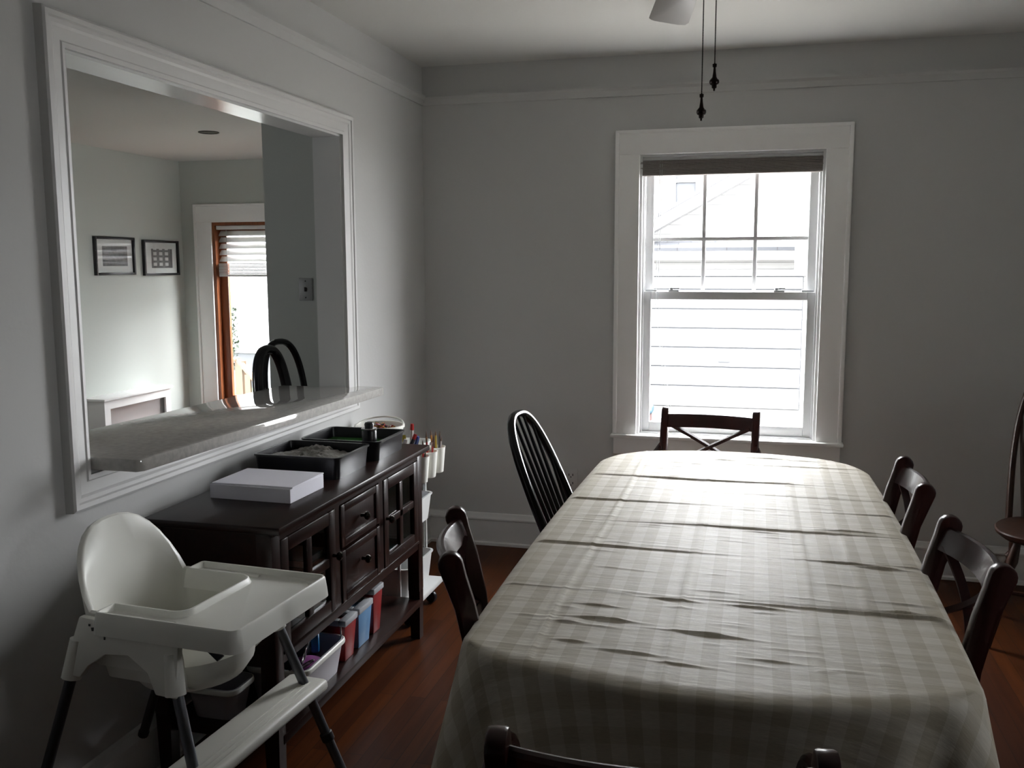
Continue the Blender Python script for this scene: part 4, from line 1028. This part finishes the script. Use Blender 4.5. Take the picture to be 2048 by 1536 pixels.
RC = thing('radiator_cover', 'low white radiator cover against the kitchen wall below the pictures', 'radiator cover', (KX, 0, 0))
rx = 0.20; ry0, ry1, rz = 2.0, 2.93, 0.375
G().box(0.002, rx+0.02, ry0-0.02, ry1+0.02, rz-0.022, rz, 0.004).build('cover_top', M_trim, RC)
g = G(); g.box(rx-0.02, rx, ry0, ry0+0.075, 0.0, rz-0.022); g.box(rx-0.02, rx, ry1-0.075, ry1, 0.0, rz-0.022); g.box(rx-0.02, rx, ry0+0.075, ry1-0.075, rz-0.095, rz-0.022); g.box(rx-0.02, rx, ry0+0.075, ry1-0.075, 0, 0.06)
g.box(0.03, rx-0.02, ry0, ry0+0.02, 0, rz-0.022); g.box(0.03, rx-0.02, ry1-0.02, ry1, 0, rz-0.022); g.build('front_frame', M_trim, RC, smooth=0)
G().box(rx-0.045, rx-0.04, ry0+0.02, ry1-0.02, 0.01, rz-0.03).build('metal_panel', M_mirrorp, RC, smooth=0)
RL = thing('recessed_light', 'unlit dark round recessed light in the kitchen ceiling', 'light', (-2.38, 1.80, CZ))
G().lathe([(0.078, -0.0004), (0.078, -0.006), (0.068, -0.008), (0.066, -0.002), (0.0, -0.002)], n=28, cap=False).build('trim_ring', M_dark, RL)
G().lathe([(0.0, -0.0025), (0.064, -0.003), (0.05, -0.005), (0.0, -0.006)], n=24, cap=False).build('baffle', M_dark, RL)
# back door
D = thing('door_1', 'stained wood back door with tall glass pane and white blind', 'door', (0, KY, 0), kind='structure')
g = G(); a, b, h = -3.475, -2.55, 1.915
for x0, x1, z0, z1 in ((a-0.16, a, 0, h), (b, b+0.16, 0, h), (a-0.16, b+0.16, h, h+0.155)): g.box(x0, x1, -0.022, 0.0, z0, z1, 0.003)
for x0, x1, z0, z1 in ((a-0.185, a-0.16, 0, h+0.155), (b+0.16, b+0.185, 0, h+0.155), (a-0.185, b+0.185, h+0.155, h+0.175)): g.box(x0, x1, -0.032, 0.0, z0, z1, 0.003)
g.build('casing', M_trim, D)
g = G(); g.box(a, a+0.03, 0, 0.13, 0, h); g.box(b-0.03, b, 0, 0.13, 0, h); g.box(a+0.03, b-0.03, 0, 0.13, h-0.03, h); g.build('jamb', M_door, D, smooth=0)
g = G(); s = 0.085; g.box(a+0.032, a+0.032+s, 0.06, 0.10, 0.01, h-0.032, 0.003); g.box(b-0.032-s, b-0.032, 0.06, 0.10, 0.01, h-0.032, 0.003); g.box(a+0.032+s, b-0.032-s, 0.06, 0.10, 0.01, 0.2, 0.003); g.box(a+0.032+s, b-0.032-s, 0.06, 0.10, h-0.12, h-0.032, 0.003)
leaf = g.build('door_leaf', M_door, D)
G().box(a+0.03+s, b-0.03-s, 0.078, 0.084, 0.198, h-0.118).build('glass', M_glass, leaf, smooth=0)
KB = thing('door_blind', 'white slatted blind half raised on the kitchen back door', 'blind', (-3.02, KY+0.03, 0))
G().box(-0.415, 0.40, -0.02, 0.02, 1.845, 1.883, 0.003).build('headrail', M_slat, KB)
for k in range(5):
    z = 1.81-k*0.062; g = G(); rows = []
    for q in range(7):
        u = q/6; rows.append([(-0.39, -0.022+0.044*u, z-0.026+0.05*u+0.006*math.sin(PI*u)), (0.395, -0.022+0.044*u, z-0.026+0.05*u+0.006*math.sin(PI*u))])
    g.surf(rows); o = g.build('slat', M_slat2, KB, smooth=60); md = o.modifiers.new('thick', 'SOLIDIFY'); md.thickness = 0.002
g = G()
for k in range(10): g.box(-0.40, 0.40, -0.024, 0.02, 1.405+k*0.0115, 1.413+k*0.0115, 0.002)
g.build('slat_stack', M_slat, KB)
G().box(-0.40, 0.40, -0.024, 0.022, 1.388, 1.404, 0.003).build('bottom_rail', M_slat, KB)
g = G(); g.tube([(-0.30, -0.03, 1.84), (-0.30, -0.032, 1.3), (-0.298, -0.03, 0.9)], 0.003, 6); g.build('lift_cord', M_vgrey, KB)
# counter stools in the kitchen
def stool(loc, deg, label, thick):
    t = thing('counter_stool', label, 'stool', (*loc, 0), math.radians(deg-90), 'kitchen stools')
    G().lathe([(0.0, 0.66), (0.155, 0.662), (0.17, 0.675), (0.17, 0.69), (0.15, 0.70), (0.0, 0.704)], n=28).build('seat', M_black, t)
    g = G(); H, W_ = 1.105, 0.15; pts = []
    for k in range(33):
        a = PI*k/32; x = W_*math.copysign(abs(math.cos(a))**0.8, math.cos(a)); z = 0.69+(H-0.69)*math.sin(a)**0.62; pts.append((x, -0.145-0.05*(z-0.69)/0.4, z))
    g.tube(pts, thick, 10, flat=(1.0, 1.25)); g.build('hoop_back', M_black, t)
    for k in range(4):
        a = PI/4+k*PI/2; g = G(); g.tube([(0.12*math.cos(a), 0.12*math.sin(a), 0.67), (0.21*math.cos(a), 0.21*math.sin(a), 0.0)], [0.018, 0.013], 10); g.build('leg', M_black, t)
    g = G(); g.tube([(0.185*math.cos(2*PI*k/24), 0.185*math.sin(2*PI*k/24), 0.22) for k in range(24)], 0.009, 8, closed=True); g.build('foot_ring', M_black, t)
stool((-0.33, -0.735), 2, 'black hoop-backed stool nearer the counter, with the thicker arch', 0.021)
stool((-0.50, -0.37), -14, 'black hoop-backed stool farther from view, its ring rising behind the first', 0.016)

# ------------------------------------------------------------------ outside
g = G(); g.box(-25, 25, 0.5, 40, -0.75, -0.62)
struct(g.build('ground', M_conc, smooth=0), 'pale concrete driveway outside', 'ground')
g = G(); g.box(-14, -1.2, 3.9, 20, -0.62, -0.6)
struct(g.build('lawn', M_grass, smooth=0), 'strip of lawn beyond the kitchen door', 'lawn')
g = G(); g.box(-3, 8, 4.0, 7.5, -0.62, -0.6)
struct(g.build('apron', M_drive_dark, smooth=0), 'strip of driveway before the garage door, toned down against the glare', 'driveway')  # added dark strip, keeps the bright driveway from burning out
GA = thing('garage', 'white detached garage with panelled door outside the window', 'garage', (0, 7.5, -0.4))
def gz(z): return z+0.4
G().box(-0.2, 5.2, 0.02, 4.5, gz(-0.62), gz(1.6)).build('garage_walls', M_side_g, GA, smooth=0)
g = G(); dz_ = [-0.345, -0.07, 0.181, 0.43, 0.678, 0.925, 1.175, 1.34]
for z0, z1 in zip(dz_, dz_[1:]): g.box(0.02, 2.275, -0.02, 0.018, gz(z0)+0.009, gz(z1)-0.009, 0.006)
gd = g.build('garage_door', M_gar, GA)
G().box(0.01, 2.285, 0.004, 0.019, gz(-0.345), gz(1.34)).build('panel_gaps', M_shade, gd, smooth=0)  # dark backing stands in for the shade between the panels
g = G(); g.box(1.27, 1.42, -0.045, -0.025, gz(0.245), gz(0.27), 0.005); g.build('handle', M_shade, gd)
G().box(-0.1, 5.1, -0.03, 0.019, gz(1.345), gz(1.425)).build('door_head', M_gar, GA, smooth=0)
g = G(); g.box(-0.3, 5.3, -0.30, 0.019, gz(1.545), gz(1.66)); g.build('fascia', M_gar, GA, smooth=0)
g = G(); g.prism([(-0.32, 1.66), (0.019, 1.745), (0.019, 1.80), (-0.34, 1.70)], lambda p, q: Vector((-0.32, p, gz(q))), lambda p, q: Vector((5.3, p, gz(q)))); g.build('pent_roof', M_shin, GA, smooth=0)
sl = 0.558
g = G(); g.prism([(-0.1, 1.6), (5.1, 1.6), (5.1, 1.66), (2.5, 1.66+sl*2.6), (-0.1, 1.6)][:4], lambda p, q: Vector((p, 0.03, gz(q))), lambda p, q: Vector((p, 4.4, gz(q)))); g.build('gable_wall', M_side_g, GA, smooth=0)
def zr_(x): return 1.655+sl*x
for sgn in (0, 1):
    g = G(); f = (lambda x: x) if not sgn else (lambda x: 5.0-x)
    g.prism([(-0.45, zr_(-0.45)), (2.5, zr_(2.5)), (2.5, zr_(2.5)+0.15), (-0.45, zr_(-0.45)+0.15)], lambda p, q: Vector((f(p), -0.28, gz(q))), lambda p, q: Vector((f(p), 0.019, gz(q)))); g.build('rake_board', M_gar, GA, smooth=0)
    g = G(); g.prism([(-0.5, zr_(-0.5)+0.15), (2.5, zr_(2.5)+0.15), (2.5, zr_(2.5)+0.19), (-0.5, zr_(-0.5)+0.19)], lambda p, q: Vector((f(p), -0.32, gz(q))), lambda p, q: Vector((f(p), 4.5, gz(q)))); g.build('roof', M_shin, GA, smooth=0)
NH = thing('house', 'beige sided neighbouring house with upstairs window behind the garage', 'house', (0, 13.0, -0.62))
G().box(-2.8, 1.15, 0, 5, 0, 4.9).build('house_walls', M_side_b, NH, smooth=0)
g = G(); wx0, wx1, wz0, wz1 = 0.24, 0.60, 2.62+0.62, 3.33+0.62
g.box(wx0-0.12, wx1+0.12, -0.06, -0.001, wz0-0.14, wz0); g.box(wx0-0.12, wx1+0.12, -0.06, -0.001, wz1, wz1+0.14); g.box(wx0-0.12, wx0, -0.06, -0.001, wz0, wz1); g.box(wx1, wx1+0.12, -0.06, -0.001, wz0, wz1); g.box(wx0, wx1, -0.05, -0.001, 2.98+0.62, 3.04+0.62)
wf = g.build('window_frame', M_gar, NH, smooth=0); G().box(wx0, wx1, -0.02, -0.002, wz0, wz1).build('window_pane', M_shade, wf, smooth=0)
g = G(); g.prism([(-3.1, 4.9), (1.45, 4.9), (-0.8, 6.0)], lambda p, q: Vector((p, -0.3, q)), lambda p, q: Vector((p, 5.3, q))); g.build('roof', M_shin, NH, smooth=0)
G().box(-0.4, -0.12, -0.05, -0.001, 3.0, 4.85).build('corner_board', M_gar, NH, smooth=0)
HP = thing('basketball_hoop', 'basketball hoop with white grey-edged backboard in front of the garage', 'basketball hoop', (2.157, 6.35, -0.62))
G().box(0.0, 1.05, 0, 0.03, 2.02, 2.55, 0.004).build('backboard', M_gar, HP)
g = G(); g.box(-0.02, 0.0, -0.01, 0.04, 1.99, 2.57); g.box(1.05, 1.07, -0.01, 0.04, 1.99, 2.57); g.box(0.0, 1.05, -0.01, 0.04, 2.55, 2.57); g.box(-0.03, 1.07, -0.02, 0.04, 1.98, 2.02); g.box(-0.035, 0.005, -0.02, 0.04, 2.02, 2.32); g.build('board_frame', M_shade, HP, smooth=0)
g = G(); g.tube([(0.52+0.22*math.cos(2*PI*k/24), -0.25+0.22*math.sin(2*PI*k/24), 2.10) for k in range(24)], 0.01, 8, closed=True); g.build('rim', M_pink, HP)
g = G(); g.tube([(0.52, 0.25, 0.1), (0.52, 0.25, 2.28)], 0.05, 12); g.box(0.47, 0.57, 0.04, 0.25, 2.18, 2.28); g.build('pole', M_shade, HP)
G().box(0.22, 0.82, 0.05, 0.6, 0.02, 0.14, 0.03).build('pole_base', M_blackp, HP)
TY = thing('toy_table', 'small toy table with blue top and red legs by the garage door', 'toy', (0.44, 6.9, -0.62))
G().box(-0.2, 0.075, -0.12, 0.12, 0.27, 0.36, 0.03).build('toy_top', M_ltblue, TY)
g = G(); g.box(-0.18, 0.05, -0.1, 0.1, 0.0, 0.265, 0.02); g.build('toy_base', M_pink, TY)
H2 = thing('house', 'white sided house seen through the kitchen back door', 'house', (0, 9.6, -0.62))
G().box(-13, -3.2, 0, 6, 0.62, 7).build('house_walls', M_side_w, H2, smooth=0)
G().box(-12.9, -3.3, 0.03, 5.9, 0, 0.619).build('foundation', M_shade, H2, smooth=0)
DK = thing('deck_railing', 'cedar deck railing descending beside steps outside the kitchen door', 'railing', (0, 4.75, -0.6))
zz = lambda z: z+0.6
def top_z(x): return 0.44 if x < -3.98 else 0.44-(x+3.98)*1.12
g = G(); g.box(-4.9, -3.97, -0.045, 0.045, zz(0.415), zz(0.45), 0.004); g.prism([(-3.98, 0.415), (-3.35, 0.415-0.63*1.12), (-3.35, 0.45-0.63*1.12), (-3.98, 0.45)], lambda p, q: Vector((p, -0.045, zz(q))), lambda p, q: Vector((p, 0.045, zz(q)))); g.build('handrail', M_cedar, DK)
g = G(); x = -4.85
while x < -3.4:
    if abs(x+3.98) > 0.05: g.box(x-0.035, x+0.035, -0.03, -0.005, zz(-0.45) if x < -3.9 else zz(top_z(x)-0.75), zz(top_z(x)-0.03))
    x += 0.125
g.build('pickets', M_cedar, DK, smooth=0)
for x in (-4.9, -3.98, -3.36): G().box(x-0.045, x+0.045, -0.045+0.05, 0.045+0.05, 0, zz(top_z(x)-0.03)).build('post', M_cedar, DK, smooth=0)
G().box(-4.95, -2.3, -1.06, 0.1, zz(-0.2), zz(-0.14)).build('deck_boards', M_cedar, DK, smooth=0)
g = G(); rnd = random.Random(5)
for k in range(700):
    a, z = rnd.uniform(0, 2*PI), rnd.uniform(0.35, 1.5); r = 0.26*math.sqrt(rnd.random())*(1-0.25*abs(z-0.9)); c = Vector((r*math.cos(a), r*math.sin(a), z)); s_ = rnd.uniform(0.025, 0.05)
    d1 = Vector((rnd.uniform(-1, 1), rnd.uniform(-1, 1), rnd.uniform(-1, 1))).normalized()*s_; d2 = d1.orthogonal().normalized()*s_*0.5
    g.quad(c-d1, c+d2, c+d1, c-d2)
SHB = thing('shrub', 'narrow dark green shrub in front of the white sided house', 'shrub', (-6.62, 8.7, -0.6))
g.build('foliage', M_leaf, SHB, smooth=0, norm=False)
g = G(); g.tube([(0, 0, 0), (0.01, 0, 0.6), (0, 0.02, 1.2)], [0.03, 0.02, 0.01], 8); g.build('stem', M_brown, SHB)
